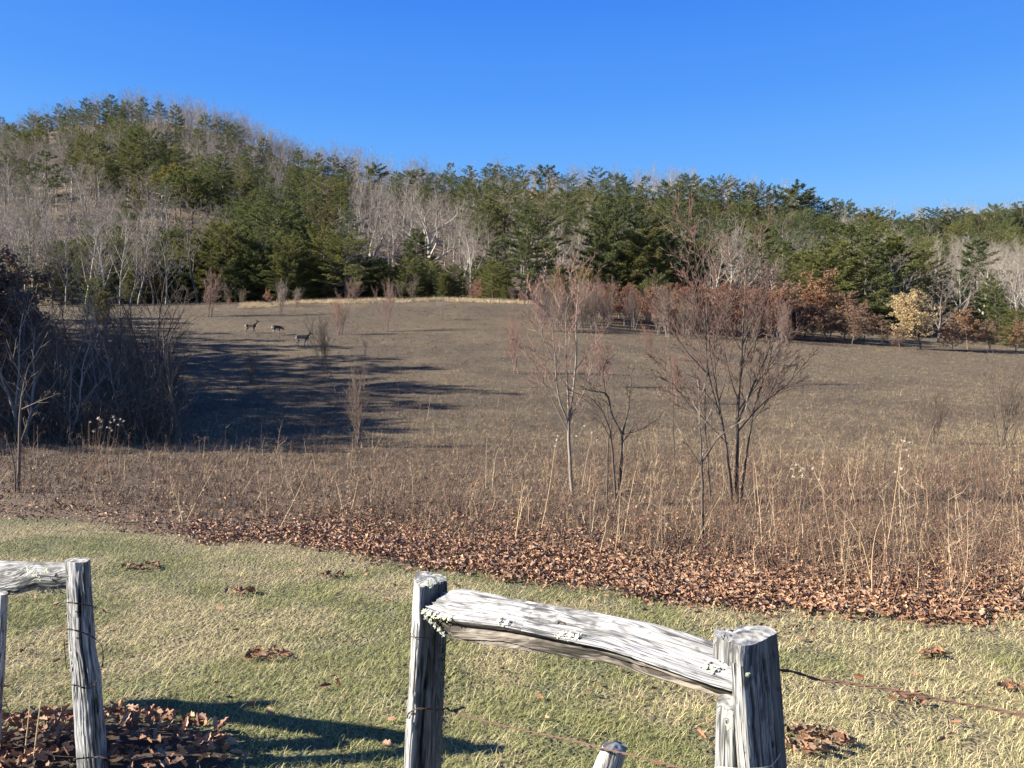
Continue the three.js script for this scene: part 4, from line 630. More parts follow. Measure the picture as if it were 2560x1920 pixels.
// ------------------------------------------------------------------ deer
function deerGeo(seed, pose) {
  const B = [], b = (a, c, r0, r1, k = .05) => B.push([a, c, r0, r1, k]);
  b([-.40, .80, 0], [.28, .79, 0], .17, .17); b([-.10, .76, 0], [.25, .74, 0], .18, .19); b([-.46, .82, 0], [-.36, .76, 0], .13, .17); b([.30, .80, 0], [.34, .68, 0], .15, .13);
  for (const s of [-1, 1]) {
    const f = pose.front[(s + 1) / 2], h = pose.hind[(s + 1) / 2];
    b([.27, .70, s * .10], [.28 + f * .4, .45, s * .10], .085, .045); b([.28 + f * .4, .45, s * .10], [.27 + f, .20, s * .10], .038, .026); b([.27 + f, .20, s * .10], [.29 + f, .02, s * .10], .025, .028);
    b([-.42, .78, s * .10], [-.33 + h * .3, .54, s * .11], .13, .075); b([-.33 + h * .3, .54, s * .11], [-.53 + h * .7, .36, s * .10], .06, .032); b([-.53 + h * .7, .36, s * .10], [-.49 + h, .04, s * .10], .028, .028);
  }
  const hd = pose.head, nb = [.36, .86, 0], nt = [hd[0], hd[1] - .06, hd[2]];
  b(nb, nt, .115, .065, .06); const m = pose.muzzle; b(hd, [hd[0] + m[0] * .5, hd[1] + m[1] * .5, hd[2] + m[2] * .5], .075, .055, .03); b([hd[0] + m[0] * .5, hd[1] + m[1] * .5, hd[2] + m[2] * .5], [hd[0] + m[0], hd[1] + m[1], hd[2] + m[2]], .045, .034, .02);
  for (const s of [-1, 1]) b([hd[0] - .03, hd[1] + .05, hd[2] + s * .05], [hd[0] - .10, hd[1] + .20, hd[2] + s * .13], .03, .014, .015);
  b([-.55, .86, 0], [-.64, .70, 0], .05, .03, .03);
  const N = 84, S = .98, cx = .06, cy = .72, mc = new MarchingCubes(N, new THREE.MeshStandardMaterial(), false, false, 120000); mc.isolation = 0;
  for (let z = 0; z < N; z++) for (let y = 0; y < N; y++) for (let x = 0; x < N; x++) {
    const hf = N / 2, px = (x - hf) / hf * S + cx, py = (y - hf) / hf * S + cy, pz = (z - hf) / hf * S; let D = 9;
    if (Math.abs(pz) < .45) for (const [a, c, r0, r1, k] of B) {
      const ux = c[0] - a[0], uy = c[1] - a[1], uz = c[2] - a[2], t = clamp(((px - a[0]) * ux + (py - a[1]) * uy + (pz - a[2]) * uz) / (ux * ux + uy * uy + uz * uz)), e = Math.hypot(px - a[0] - ux * t, py - a[1] - uy * t, pz - a[2] - uz * t) - lerp(r0, r1, t), hh = Math.max(k - Math.abs(D - e), 0) / k; D = Math.min(D, e) - hh * hh * k * .25;
    }
    mc.field[x + y * N + z * N * N] = -D;
  }
  mc.update(); const n = mc.count, P = mc.positionArray.slice(0, n * 3), Nn = mc.normalArray.slice(0, n * 3), C = new Float32Array(n * 3);
  for (let k = 0; k < n; k++) {
    const x = P[k * 3] = P[k * 3] * S + cx, y = P[k * 3 + 1] = P[k * 3 + 1] * S + cy, z = P[k * 3 + 2] = P[k * 3 + 2] * S; let c = [.060, .044, .034];
    if (x < -.52 && y > .42 && y < .80 || (y < .60 && y > .30 && Math.abs(z) < .07) || (y < .66 && x > -.3 && x < .2 && y > .55)) c = [.62, .57, .50]; else if (y < .42 && (x < -.50 || (x > .2 && Math.abs(z) < .1))) c = [.34, .28, .22]; else if (y < .05) c = [.04, .035, .03];
    C.set(c, k * 3);
  }
  const g = new THREE.BufferGeometry(); g.setAttribute('position', new THREE.BufferAttribute(P, 3)); g.setAttribute('normal', new THREE.BufferAttribute(Nn, 3)); g.setAttribute('color', new THREE.BufferAttribute(C, 3)); return g;
}
{
  const fur = new THREE.MeshStandardMaterial({ vertexColors: true, roughness: .9, side: THREE.DoubleSide });
  const eyeG = new THREE.SphereGeometry(.014, 8, 6), eyeM = std(.01, .01, .01, .2);
  for (const [X, Y, turn, look, pose, tone] of [
    [628, 833, -.05, 'dark doe standing side-on with head raised and ears up', { front: [.03, -.04], hind: [-.03, .05], head: [.62, 1.20, 0], muzzle: [.22, -.06, 0] }, [1, 1, 1]],
    [692, 838, 1.05, 'dark deer with head lowered, standing between the other two', { front: [.05, -.05], hind: [.06, -.05], head: [.72, .74, .06], muzzle: [.16, -.18, 0] }, [1, 1, 1]],
    [758, 867, -.10, 'light-rumped deer walking nearest, head up, coat lightened to look sunlit', { front: [.10, -.12], hind: [-.12, .14], head: [.60, 1.14, 0], muzzle: [.21, -.10, 0] }, [2.1, 1.95, 1.8]]]) {  // tone of the nearest deer raised: sunlight put into its coat colour
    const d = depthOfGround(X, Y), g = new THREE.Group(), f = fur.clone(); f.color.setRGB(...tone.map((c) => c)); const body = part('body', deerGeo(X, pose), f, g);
    const h = pose.head, m = pose.muzzle; for (const s of [-1, 1]) { const e = part('eye', eyeG, eyeM, g); e.position.set(h[0] + m[0] * .25, h[1] + m[1] * .25 + .03, h[2] + s * .062); }
    const nose = part('nose', new THREE.SphereGeometry(.022, 8, 6), eyeM, g); nose.position.set(h[0] + m[0] * 1.1, h[1] + m[1] * 1.1, h[2] + m[2]);
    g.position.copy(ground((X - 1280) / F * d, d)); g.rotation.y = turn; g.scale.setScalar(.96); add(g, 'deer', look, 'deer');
  }
}

// ------------------------------------------------------------------ the old split-rail fence
const woodMap = dataTex(1024, 1024, (u, v, o) => {
  const wr = (fx, fy, s) => { const f = (a, b) => fbm(a * fx + s, b * fy + s * 2, 3); return lerp(lerp(f(u, v), f(u - 1, v), u), lerp(f(u, v - 1), f(u - 1, v - 1), u), v); };
  const q = u + wr(5, 3, 3) * .05, n = vn(q * 60, v * 6) * .25 + vn(q * 150, v * 14) * .4 + vn(q * 300, v * 40) * .35, blot = wr(9, 5, 77);
  let c = .40 + .50 * (n - .5) + .30 * (blot - .5);
  const e = Math.abs(2 * vn(q * 44, v * 2.6) - 1), e2 = Math.abs(2 * vn(q * 95 + 7, v * 5) - 1), m = sstep(.42, .62, wr(6, 4, 21)), m2 = sstep(.45, .6, wr(10, 7, 41));
  c *= 1 - .88 * m * (1 - sstep(.06, .20, e)); c *= 1 - .75 * m2 * (1 - sstep(.06, .26, e2)); c *= 1 - .45 * sstep(.60, .72, wr(30, 24, 33)); c *= 1 - .55 * sstep(.52, .66, wr(12, 7, 61));
  c = Math.max(.05, c); const warm = wr(6, 2, 51); o[0] = c * lerp(.97, 1.0, warm); o[1] = c; o[2] = c * lerp(1.06, .95, warm);
}, true);
const woodBump = dataTex(1024, 1024, (u, v, o) => { const w = (fbm(u * 5 + 3, v * 3 + 6, 3) - .5) * .06, q = u + w; const a = vn(q * 70, v * 5), b = vn(q * 190, v * 14), e = Math.abs(2 * vn(q * 34, v * 2.4) - 1); o[0] = o[1] = o[2] = clamp(a * .4 + b * .35 + Math.min(1, e * 5) * .3); });
const woodMat = new THREE.MeshStandardMaterial({ map: woodMap, bumpMap: woodBump, bumpScale: .007, roughness: .92, side: THREE.DoubleSide });
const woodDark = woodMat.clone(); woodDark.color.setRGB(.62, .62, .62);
const woodBright = woodMat.clone(); woodMat.color.setRGB(.84, .84, .85);
woodBright.color.setRGB(.76, .76, .775);
woodMat.vertexColors = woodDark.vertexColors = woodBright.vertexColors = true;
const endTex = dataTex(256, 256, (u, v, o) => { const w = (f) => { const a = u * f, b = v * f; return lerp(lerp(vn(a, b), vn(a - f, b), u), lerp(vn(a, b - f), vn(a - f, b - f), u), v); }; const n = w(14) * .4 + w(40) * .4 + w(110) * .2, c = lerp(.10, .46, sstep(.3, .72, n)); o[0] = c; o[1] = c * 1.0; o[2] = c * .96; }, true);
const endMat = new THREE.MeshStandardMaterial({ map: endTex, roughness: .95, side: THREE.DoubleSide });
// rings: polygons of points, one after the other along the wood; weathered by grooves and splits
function loftWood(rings, o) {
  const R = rng(o.seed), N = o.n ?? 96, M = o.m ?? 90, K = rings.length - 1, P = [], UVs = [], I = [], C0 = [], CO = [];
  const sample = (poly) => { // rounded corners, even spacing
    let q = poly.map((p) => p.clone()); for (let k = 0; k < (o.round ?? 2); k++) { const r = []; q.forEach((p, i) => { const b = q[(i + 1) % q.length], w = k ? .25 : (o.corner ?? .14); r.push(p.clone().lerp(b, w), p.clone().lerp(b, 1 - w)); }); q = r; }
    const L = [0]; for (let i = 0; i < q.length; i++) L.push(L[i] + q[i].distanceTo(q[(i + 1) % q.length])); const tot = L[q.length], out = []; let j = 0;
    for (let k = 0; k < N; k++) { const s = k / N * tot; while (L[j + 1] < s) j++; out.push(q[j].clone().lerp(q[(j + 1) % q.length], (s - L[j]) / (L[j + 1] - L[j]))); } return [out, tot];
  };
  const S0 = rings.map(sample); let len = 0; const seg = []; for (let k = 0; k < K; k++) { const a = S0[k][0], b = S0[k + 1][0]; seg.push(a[0].distanceTo(b[0])); } const total = seg.reduce((a, b) => a + b, 0);
  const splits = o.splits ?? [];
  for (let m = 0; m <= M; m++) {
    let l = m / M * total, k = 0; while (k < K - 1 && l > seg[k]) { l -= seg[k]; k++; } const t = clamp(l / seg[k]), row = [], c = V();
    for (let i = 0; i < N; i++) { const p = S0[k][0][i].clone().lerp(S0[k + 1][0][i], t); row.push(p); c.addScaledVector(p, 1 / N); } C0.push(c);
    const per = lerp(S0[k][1], S0[k + 1][1], t), y = m / M * total;
    const axis = V().subVectors(S0[k + 1][0][0], S0[k][0][0]).normalize();
    row.forEach((p, i) => {
      const s = i / N * per, dir = V().subVectors(p, c); const rr = dir.length(); dir.normalize();
      const wave = (fbm(y * 4 + o.seed, 3, 2) - .5) * .05, cyc = 6.283 * i / N, nx = Math.cos(cyc) * per / 6.283, nz = Math.sin(cyc) * per / 6.283;
      const g = (f, l2, z) => { const a = vn((nx + wave) * f + z, nz * f + y * l2 + z * 3), b = vn(nz * f + z * 7, (nx + wave) * f - y * l2 + z); return (a + b) / 2; };
      let h = (g(26, 2.2, o.seed) - .5) * (o.rough ?? .018) + (g(90, 6, o.seed + 5) - .5) * (o.rough ?? .018) * .35; const e = Math.abs(2 * g(38, 2.6, o.seed + 11) - 1); h -= (1 - Math.min(1, e * 7)) * (o.groove ?? .006);
      for (const [sc, w, dp, y0, y1] of splits) { let ds = Math.abs(s / per - sc - (fbm(y * 6, sc * 90, 3) - .5) * .05); ds = Math.min(ds, 1 - ds) * per; const f = sstep(y0 - .06, y0 + .05, y) * sstep(y1 + .06, y1 - .05, y); h -= dp * f * Math.max(0, 1 - Math.pow(ds / w, 2)); }
      h *= .3 + .7 * Math.min(1, Math.min(y, total - y) / .05); p.addScaledVector(dir, Math.max(h, -rr * .7));
      const jag = o.jag ?? 0; if (jag && m === M) p.addScaledVector(axis, (vn(i * .6, o.seed) - .5) * jag); if (jag && m === 0) p.addScaledVector(axis, (vn(i * .6, o.seed + 9) - .5) * jag);
      P.push(p.x, p.y, p.z); const tn = o.tint ? o.tint(s / per, y / total, y) : [1, 1, 1]; CO.push(...tn); UVs.push(s / .42 + o.seed * .13, y / .8 + o.seed * .29);
    });
  }
  const W = N; for (let m = 0; m < M; m++) for (let i = 0; i < N; i++) { const a = m * W + i, b = m * W + (i + 1) % N, c = a + W, d = b + W; I.push(a, b, d, a, d, c); }
  const g = new THREE.BufferGeometry(); g.setAttribute('position', new THREE.Float32BufferAttribute(P, 3)); g.setAttribute('uv', new THREE.Float32BufferAttribute(UVs, 2)); g.setAttribute('color', new THREE.Float32BufferAttribute(CO, 3)); g.setIndex(I); g.computeVertexNormals();
  const cap = (m) => { const RN = 7, rad = []; for (let i = 0; i < N; i++) { let a = 0; for (let j = -7; j <= 7; j++) { const k = (m * W + (i + j + N) % N) * 3; a += V(P[k], P[k + 1], P[k + 2]).distanceTo(C0[m]) / 15; } rad.push(a); } const p = [], uv = [], ix = [], c = C0[m]; for (let r = 0; r <= RN; r++) for (let i = 0; i < N; i++) { const k = (m * W + i) * 3, f = r / RN, q0 = V(P[k], P[k + 1], P[k + 2]), q = q0.clone().lerp(c.clone().addScaledVector(q0.clone().sub(c).normalize(), rad[i]), Math.min(1, f * 4)).lerp(c, f), ax = V().subVectors(C0[Math.min(M, m + 1)], C0[Math.max(0, m - 1)]).normalize(); q.addScaledVector(ax, (m ? 1 : -1) * ((1 - Math.pow(1 - f, 2)) * (o.dome ?? .004) + (fbm(q.x * 60 + q.y * 30, q.z * 60, 3) - .5) * .010 * Math.min(1, f * 3))); p.push(q.x, q.y, q.z); uv.push(q.x * 2.2 + q.y * 1.1, q.z * 2.2 + q.y * .9); } for (let r = 0; r < RN; r++) for (let i = 0; i < N; i++) { const a = r * N + i, b = r * N + (i + 1) % N; ix.push(a, b, b + N, a, b + N, a + N); } const e = new THREE.BufferGeometry(); e.setAttribute('position', new THREE.Float32BufferAttribute(p, 3)); e.setAttribute('uv', new THREE.Float32BufferAttribute(uv, 2)); const f3 = (k) => V(p[k * 3], p[k * 3 + 1], p[k * 3 + 2]), gn = V().crossVectors(f3(1).sub(f3(0)), f3(N).sub(f3(0))), outw = V().subVectors(C0[Math.min(M, m + 1)], C0[Math.max(0, m - 1)]).multiplyScalar(m ? 1 : -1); if (gn.dot(outw) < 0) for (let k = 0; k < ix.length; k += 3) { const t = ix[k + 1]; ix[k + 1] = ix[k + 2]; ix[k + 2] = t; } e.setIndex(ix); const ax = V().subVectors(C0[Math.min(M, m + 1)], C0[Math.max(0, m - 1)]).normalize().multiplyScalar(m ? 1 : -1), nn = []; for (let k = 0; k < p.length; k += 3) { const q = V(fbm(p[k] * 50, p[k + 2] * 50, 3) - .5, fbm(p[k + 1] * 50 + 9, p[k] * 50, 3) - .5, fbm(p[k + 2] * 50, p[k + 1] * 50 + 5, 3) - .5).multiplyScalar(1.1).add(ax).normalize(); nn.push(q.x, q.y, q.z); } e.setAttribute('normal', new THREE.Float32BufferAttribute(nn, 3)); return e; };
  return { side: g, first: cap(0), last: cap(M) };
}
const plan = (X, d) => [(X - 1280) / F * d, -d];
const ring = (pts, y, dx = 0, dz = 0, sc = 1) => { const cx = pts.reduce((a, p) => a + p[0], 0) / pts.length, cz = pts.reduce((a, p) => a + p[1], 0) / pts.length; return pts.map(([x, z, dy]) => V(cx + (x - cx) * sc + dx, y + (dy ?? 0), cz + (z - cz) * sc + dz)); };
function lichen(seed, pts, n, size, m) {                         // crusty flakes standing on wood: pts are [point, normal, reach]
  const R = rng(seed), b = new MB(false);
  for (let k = 0; k < n; k++) { const [p, nn, rx, ax] = pts[Math.floor(R() * pts.length)]; const a = V(R() - .5, R() - .5, R() - .5); a.addScaledVector(nn, -a.dot(nn)); const q = p.clone().addScaledVector(a, rx * 1.6 * R()).addScaledVector(nn, .001 + .003 * R()), t = V(R() - .5, R() - .5, R() - .5); t.addScaledVector(nn, -t.dot(nn)).normalize(); const u = V().crossVectors(nn, t), s = size * (.4 + R()); const v = []; for (let j = 0; j < 6; j++) { const an = j / 6 * 6.283, r = s * (.5 + .7 * R()); v.push(q.clone().addScaledVector(t, Math.cos(an) * r).addScaledVector(u, Math.sin(an) * r).addScaledVector(nn, (R() - .3) * s * .5)); } const c = q.clone().addScaledVector(nn, s * .15); for (let j = 0; j < 6; j++) { const A = v[j], B = v[(j + 1) % 6]; b.tri(c.x, c.y, c.z, A.x, A.y, A.z, B.x, B.y, B.z); } }
  return b.geo();
}
const lichenPale = std(.50, .54, .37, .95), lichenGrey = std(.34, .37, .32, .95), lichenDark = std(.10, .115, .085, .95);
function woodThing(loft, mat, g, name) { const s = part(name, loft.side, mat, g); part('end_grain', loft.last, endMat, s); return s; }
const rust = std(.055, .030, .022, .75), rustPale = std(.11, .06, .045, .8);
function wireGeo(pts, twist = true, r = .0022) {
  const c = new THREE.CatmullRomCurve3(pts, false, 'centripetal'), L = c.getLength(), n = Math.max(16, Math.round(L / .012)), P = c.getSpacedPoints(n), b = new MB(), off = twist ? r * 1.05 : 0;
  const t = V(), a = V(), e = V(); for (let s = 0; s < (twist ? 2 : 1); s++) { const q = P.map((p, i) => { t.subVectors(P[Math.min(n, i + 1)], P[Math.max(0, i - 1)]).normalize(); a.crossVectors(t, Math.abs(t.y) > .9 ? V(1, 0, 0) : UP).normalize(); e.crossVectors(a, t); const ph = i / n * L / .07 * 6.283 + s * Math.PI; return p.clone().addScaledVector(a, Math.cos(ph) * off).addScaledVector(e, Math.sin(ph) * off); }); b.tube(q, q.map(() => r), 6); }
  return b.geo();
}
// slim post on the left
{
  const g = new THREE.Group(), sec = [[159, 1399.5], [187, 1404], [215.5, 1403], [227, 1394], [200, 1391], [172, 1394]].map(([X, Y]) => plan(X, EYE * 0 + .85 * F / (Y - 960))), O = V(sec[0][0], 0, sec[0][1]), s2 = sec.map(([x, z]) => [x - O.x, z - O.z]);
  const w = (f) => (.03 * Math.sin(f * 5));
  const rings = [ring(s2, -.12, .085, 0, 1.25), ring(s2, .25, .058, 0, 1.2), ring(s2, .5, .04, 0, 1.16), ring(s2, .62, .022, 0, 1.06), ring(s2, .8, .012, 0, 1.02), ring(s2, 1.045, 0, 0, 1)];
  const L = loftWood(rings, { seed: 3, n: 120, m: 130, rough: .014, groove: .005, corner: .10, splits: [[.20, .006, .035, .55, 1.0], [.30, .006, .02, -.1, .9], [.12, .004, .014, .0, .7], [.26, .004, .02, .3, .6]] });
  woodThing(L, woodBright, g, 'post'); g.position.copy(O); add(g, 'fence_post', 'slim grey split post leaning slightly, bound with four rusty wires', 'fence post', 'weathered posts of the old fence');
  // wires round it
  const wires = [[[150, 1512], [166, 1506], [195, 1509], [228, 1515], [240, 1519]], [[152, 1578], [164, 1572], [196, 1578], [228, 1591], [246, 1605], [256, 1625], [257, 1655], [250, 1674], [243, 1673]], [[160, 1600], [163, 1640], [166, 1672]], [[180, 1712], [192, 1714], [212, 1720], [236, 1714], [243, 1700]], [[184, 1898], [200, 1896], [225, 1894], [255, 1893], [268, 1897]], [[0, 1712], [10, 1745], [34, 1800], [70, 1850], [120, 1885], [186, 1893]], [[60, 1684], [120, 1682], [172, 1683]], [[100, 1722], [130, 1711], [165, 1695], [178, 1690]]];
  const lab = ['rusty wire wrapped highest round the slim post', 'rusty wire round the slim post ending in a dangling hook', 'short dark wire hanging down the shaded edge of the slim post', 'rusty wire wrapped at mid height round the slim post', 'rusty wire wrapped lowest round the slim post', 'sagging rusty wire slanting down to the foot of the slim post', 'thin faint wire reaching the slim post at mid height', 'thin wire rising to the slim post above the mid wrap'];
  wires.forEach((q, k) => { const G = new THREE.Group(), pts = q.map(([X, Y], i) => at(X, Y, 3.60 + (k === 2 ? .04 : 0) + (k < 5 && k !== 2 ? (Math.abs(X - 190) > 34 ? .07 : 0) : .0) - (k === 4 ? .12 : k === 5 ? .08 : k === 3 ? .03 : 0) + (k === 1 && i > 4 ? -.05 : 0))); const o = pts[0].clone(); part('strand', wireGeo(pts.map((p) => p.sub(o)), k < 2 || k === 3 || k === 4, k > 4 ? .0014 : .0021), rust, G); G.position.copy(o); add(G, 'fence_wire', lab[k], 'wire'); });
}
// rail on the left, running out of the frame, and the thin post under it
{
  const g = new THREE.Group(), P = [[-380, 4.27, 1394, 1478], [-250, 4.12, 1398, 1490], [0, 3.86, 1402, 1492], [40, 3.82, 1403, 1489], [90, 3.78, 1404, 1476], [130, 3.75, 1405, 1479], [166, 3.72, 1407, 1475], [185, 3.70, 1412, 1470]];
  const O = at(0, 1450, 3.86), rings = P.map(([X, d, t, b]) => [at(X, t + 3, d + .02), at(X, t, d + .11), at(X, b - 26, d + .12), at(X, b, d + .05), at(X, (t + b) / 2, d - .015)].map((p) => p.sub(O)));
  const L = loftWood(rings, { seed: 8, n: 110, m: 200, rough: .018, groove: .005, corner: .08, jag: .04, splits: [[.52, .01, .03, .7, 1.25], [.58, .008, .02, .4, 1.4]] }); woodThing(L, woodBright, g, 'rail'); g.position.copy(O);
  const R = rng(2); part('lichen', lichen(4, [0, 1, 2, 3, 4].map((k) => [at(95 + k * 14, 1474 + (k % 2) * 4, 3.735).sub(O), V(-.2, -.2, .95).normalize(), .02]), 200, .004), lichenDark, g); part('lichen', lichen(5, [0, 1, 2, 3].map((k) => [at(70 + k * 15, 1426 + (k % 3) * 8, 3.73).sub(O), V(-.3, .3, .9).normalize(), .03]), 140, .0035), lichenPale, g);
  add(g, 'fence_rail', 'bleached rough rail running out of view behind the slim post', 'fence rail', 'split rails of the old fence');
  const g3 = new THREE.Group(), s3 = [[-.07, .05], [.0, .08], [.08, .03], [.06, -.06], [-.05, -.06]]; woodThing(loftWood([ring(s3, -.1), ring(s3, .6), ring(s3, 1.12)], { seed: 14, n: 60, m: 50, rough: .012, groove: .004 }), woodMat, g3, 'post'); g3.position.set((-360 - 1280) / F * 4.26, 0, -4.26); add(g3, 'fence_post', 'grey post beyond the picture edge holding the far end of the bleached rail', 'fence post', 'weathered posts of the old fence');
  const g2 = new THREE.Group(), s = [plan(-40, 3.80), plan(10, 3.78), plan(23, 3.84), plan(-20, 3.92)], O2 = V(s[1][0], 0, s[1][1]), q = s.map(([x, z]) => [x - O2.x, z - O2.z]);
  woodThing(loftWood([ring(q, -.1, -.045), ring(q, .4, -.02), ring(q, .86, 0)], { seed: 12, n: 70, m: 70, rough: .012, groove: .004 }), woodMat, g2, 'post'); g2.position.copy(O2); add(g2, 'fence_post', 'thin grey post propped under the bleached rail, cut off by the frame', 'fence post', 'weathered posts of the old fence');
}
// middle post and sloping rail
{
  const g = new THREE.Group(), kd = (Y) => .766 * F / (Y - 960), sec = [[1033, 1446], [1046, 1468], [1082, 1462], [1121, 1450], [1118, 1440], [1066, 1433], [1040, 1437]].map(([X, Y]) => plan(X, kd(Y))), O = V(sec[0][0], 0, sec[0][1]), q = sec.map(([x, z], k) => [x - O.x, z - O.z, k === 5 || k === 6 ? .012 : 0]);
  const L = loftWood([ring(q, -.12, -.05, 0, 1.12), ring(q, .5, -.028, 0, 1.08), ring(q, .85, -.012, 0, 1.03), ring(q, 1.08, -.002, 0, 1), ring(q, 1.132, 0, 0, .95)], { seed: 17, n: 140, m: 140, tint: (s, f, y) => { const a = sstep(.17, .21, s) * sstep(.62, .56, s) * (.75 + .5 * (fbm(s * 60, y * 5, 3) - .5)); return [lerp(1, .15, a), lerp(1, .155, a), lerp(1, .125, a)]; }, rough: .014, groove: .005, corner: .10, jag: .006, dome: .012, splits: [[.16, .007, .02, -.1, 1.1], [.24, .006, .02, .0, .9]] });  // tint darkens the wide face: lichen crust plus shade put into the colour
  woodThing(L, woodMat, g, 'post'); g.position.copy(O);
  const top = (X, Y) => at(X, Y, kd(Y) ).sub(O); part('lichen', lichen(21, [[top(1060, 1446), UP, .02], [top(1085, 1447), UP, .03], [top(1105, 1446), UP, .03], [top(1075, 1455), UP, .02]], 260, .0034), lichenGrey, g); part('lichen', lichen(22, [[top(1092, 1454), V(.3, .9, .3).normalize(), .025], [top(1075, 1462), V(.2, .8, .5).normalize(), .02]], 160, .0032), lichenPale, g);
  const fn = V(.72, 0, .70), side = []; for (let k = 0; k < 14; k++) { const Y = 1640 + k * 20; side.push([at(1100 + (k % 3) * 4, Y, 2.955).sub(O), fn, .03]); } part('lichen', lichen(23, side, 500, .004), lichenDark, g);
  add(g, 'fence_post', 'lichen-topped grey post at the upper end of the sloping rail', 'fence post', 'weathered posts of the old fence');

  // the rail: three edges read along its length
  const A = plan(1060, 2.86), B = plan(1850, 2.06), dir = V(B[0] - A[0], 0, B[1] - A[1]), len = dir.length(); dir.normalize(); const back = V(-dir.z, 0, dir.x); if (back.z > 0) back.negate();
  const edge = (tab, off) => { const out = []; for (const [X, Y] of tab) { const u = (X - 1280) / F, ax = A[0] + back.x * off, az = A[1] + back.z * off, t = (-u * az - ax) / (dir.x + u * dir.z), p = V(ax + dir.x * t, 0, az + dir.z * t); p.y = EYE - (Y - 960) / F * -p.z; out.push([t, p]); } return out; };
  const ridge = edge([[1058, 1530], [1085, 1541], [1110, 1548], [1257, 1565], [1379, 1594], [1517, 1622], [1623, 1658], [1750, 1703], [1836, 1730]], 0), tb = edge([[1122, 1478], [1151, 1464], [1338, 1502], [1517, 1534], [1623, 1554], [1750, 1587], [1835, 1620]], .125), bot = edge([[1096, 1572], [1131, 1599], [1257, 1621], [1379, 1637], [1542, 1670], [1664, 1706], [1750, 1731], [1836, 1762]], .035), low = edge([[1128, 1560], [1257, 1585], [1542, 1635], [1836, 1720]], .12);
  const pick = (e, f) => { const t0 = e[0][0], t1 = e[e.length - 1][0], t = lerp(t0, t1, f); let k = 0; while (k < e.length - 2 && e[k + 1][0] < t) k++; return e[k][1].clone().lerp(e[k + 1][1], (t - e[k][0]) / (e[k + 1][0] - e[k][0])); };
  const g2 = new THREE.Group(), O2 = V(A[0], 1.0, A[1]), rings = []; for (let k = 0; k <= 26; k++) { const f = k / 26, r = pick(ridge, f), t = pick(tb, f), b = pick(bot, f), l = pick(low, f), m = r.clone().lerp(t, .5); m.y += .006; const n = r.clone().lerp(b, .28); n.addScaledVector(back, .018); rings.push([r, m, t, l, b, n].map((p) => p.sub(O2))); }
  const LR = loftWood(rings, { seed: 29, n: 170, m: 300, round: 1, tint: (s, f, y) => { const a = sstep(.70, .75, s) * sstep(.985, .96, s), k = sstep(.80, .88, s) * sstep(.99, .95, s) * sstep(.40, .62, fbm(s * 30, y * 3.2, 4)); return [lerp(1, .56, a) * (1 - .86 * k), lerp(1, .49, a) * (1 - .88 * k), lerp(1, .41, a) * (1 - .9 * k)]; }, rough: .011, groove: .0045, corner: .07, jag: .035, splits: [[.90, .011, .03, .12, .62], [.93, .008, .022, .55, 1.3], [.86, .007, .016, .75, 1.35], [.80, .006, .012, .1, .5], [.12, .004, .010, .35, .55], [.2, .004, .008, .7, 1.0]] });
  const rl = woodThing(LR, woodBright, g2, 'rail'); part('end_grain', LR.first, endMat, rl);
  const nTop = V(-.55, .75, .35).normalize(), e0 = []; for (let k = 0; k < 6; k++) e0.push([pick(ridge, .005 + k * .022).sub(O2).add(V(0, .004, .004)), nTop, .022]); part('lichen', lichen(31, e0, 300, .0032), lichenPale, g2);
  const e1 = []; for (let k = 0; k < 5; k++) e1.push([pick(ridge, .01 + k * .01).lerp(pick(bot, .0 + k * .01), .2 + k * .17).sub(O2).add(V(-.006, 0, .006)), V(-.75, -.1, .6).normalize(), .018]); part('lichen', lichen(32, e1, 260, .0030), lichenGrey, g2);
  const e2 = []; for (const f of [.30, .33, .52, .55, .57, .93, .95]) e2.push([pick(ridge, f).lerp(pick(tb, f), .12 + (f > .9 ? .2 : 0)).sub(O2).addScaledVector(nTop, .005), nTop, .024]); part('lichen', lichen(33, e2, 240, .0030), lichenPale, g2);
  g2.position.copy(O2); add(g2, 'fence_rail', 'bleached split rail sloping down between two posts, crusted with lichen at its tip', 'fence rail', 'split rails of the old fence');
  // staple on top of the rail
  const st = new THREE.Group(), sp = pick(ridge, .49).lerp(pick(tb, .49), .42), tg = dir.clone(); part('prong', wireGeo([V(0, -.012, 0), V(0, .003, 0), V(0, .006, 0).addScaledVector(tg, .006), V(0, -.002, 0).addScaledVector(tg, .03), V(0, -.014, 0).addScaledVector(tg, .032)].map((p) => p), false, .0022), rust, st); st.position.copy(sp).add(V(0, .006, 0)); add(st, 'fence_staple', 'small rusty staple driven into the top of the sloping rail', 'staple');
  for (const [lab, q, tw, m] of [['rusty wire wrapped round the lichen-topped post just below the rail', [[1022, 1570, .05], [1027, 1590, -.01], [1040, 1593, -.05], [1070, 1595, -.03], [1085, 1606, -.02], [1102, 1613, 0], [1116, 1609, .02], [1127, 1598, .06]], false, rust], ['rusty wire wrapped low round the lichen-topped post, ending in a twisted knot', [[1018, 1795, .05], [1024, 1782, -.02], [1045, 1772, -.06], [1075, 1772, -.05], [1100, 1776, -.02], [1118, 1770, .02], [1128, 1778, .03], [1145, 1774, .02], [1162, 1767, .02]], true, rust], ['loose rusty wire loop at the far edge of the lichen-topped post', [[1024, 1548, .1], [1020, 1565, .08], [1026, 1588, .06], [1022, 1600, .06]], false, rust]]) { const G = new THREE.Group(), pts = q.map(([X, Y, o]) => at(X, Y, 2.93 + o)), o = pts[0].clone(); part('strand', wireGeo(pts.map((p) => p.sub(o)), tw, .0020), m, G); G.position.copy(o); add(G, 'fence_wire', lab, 'wire'); }
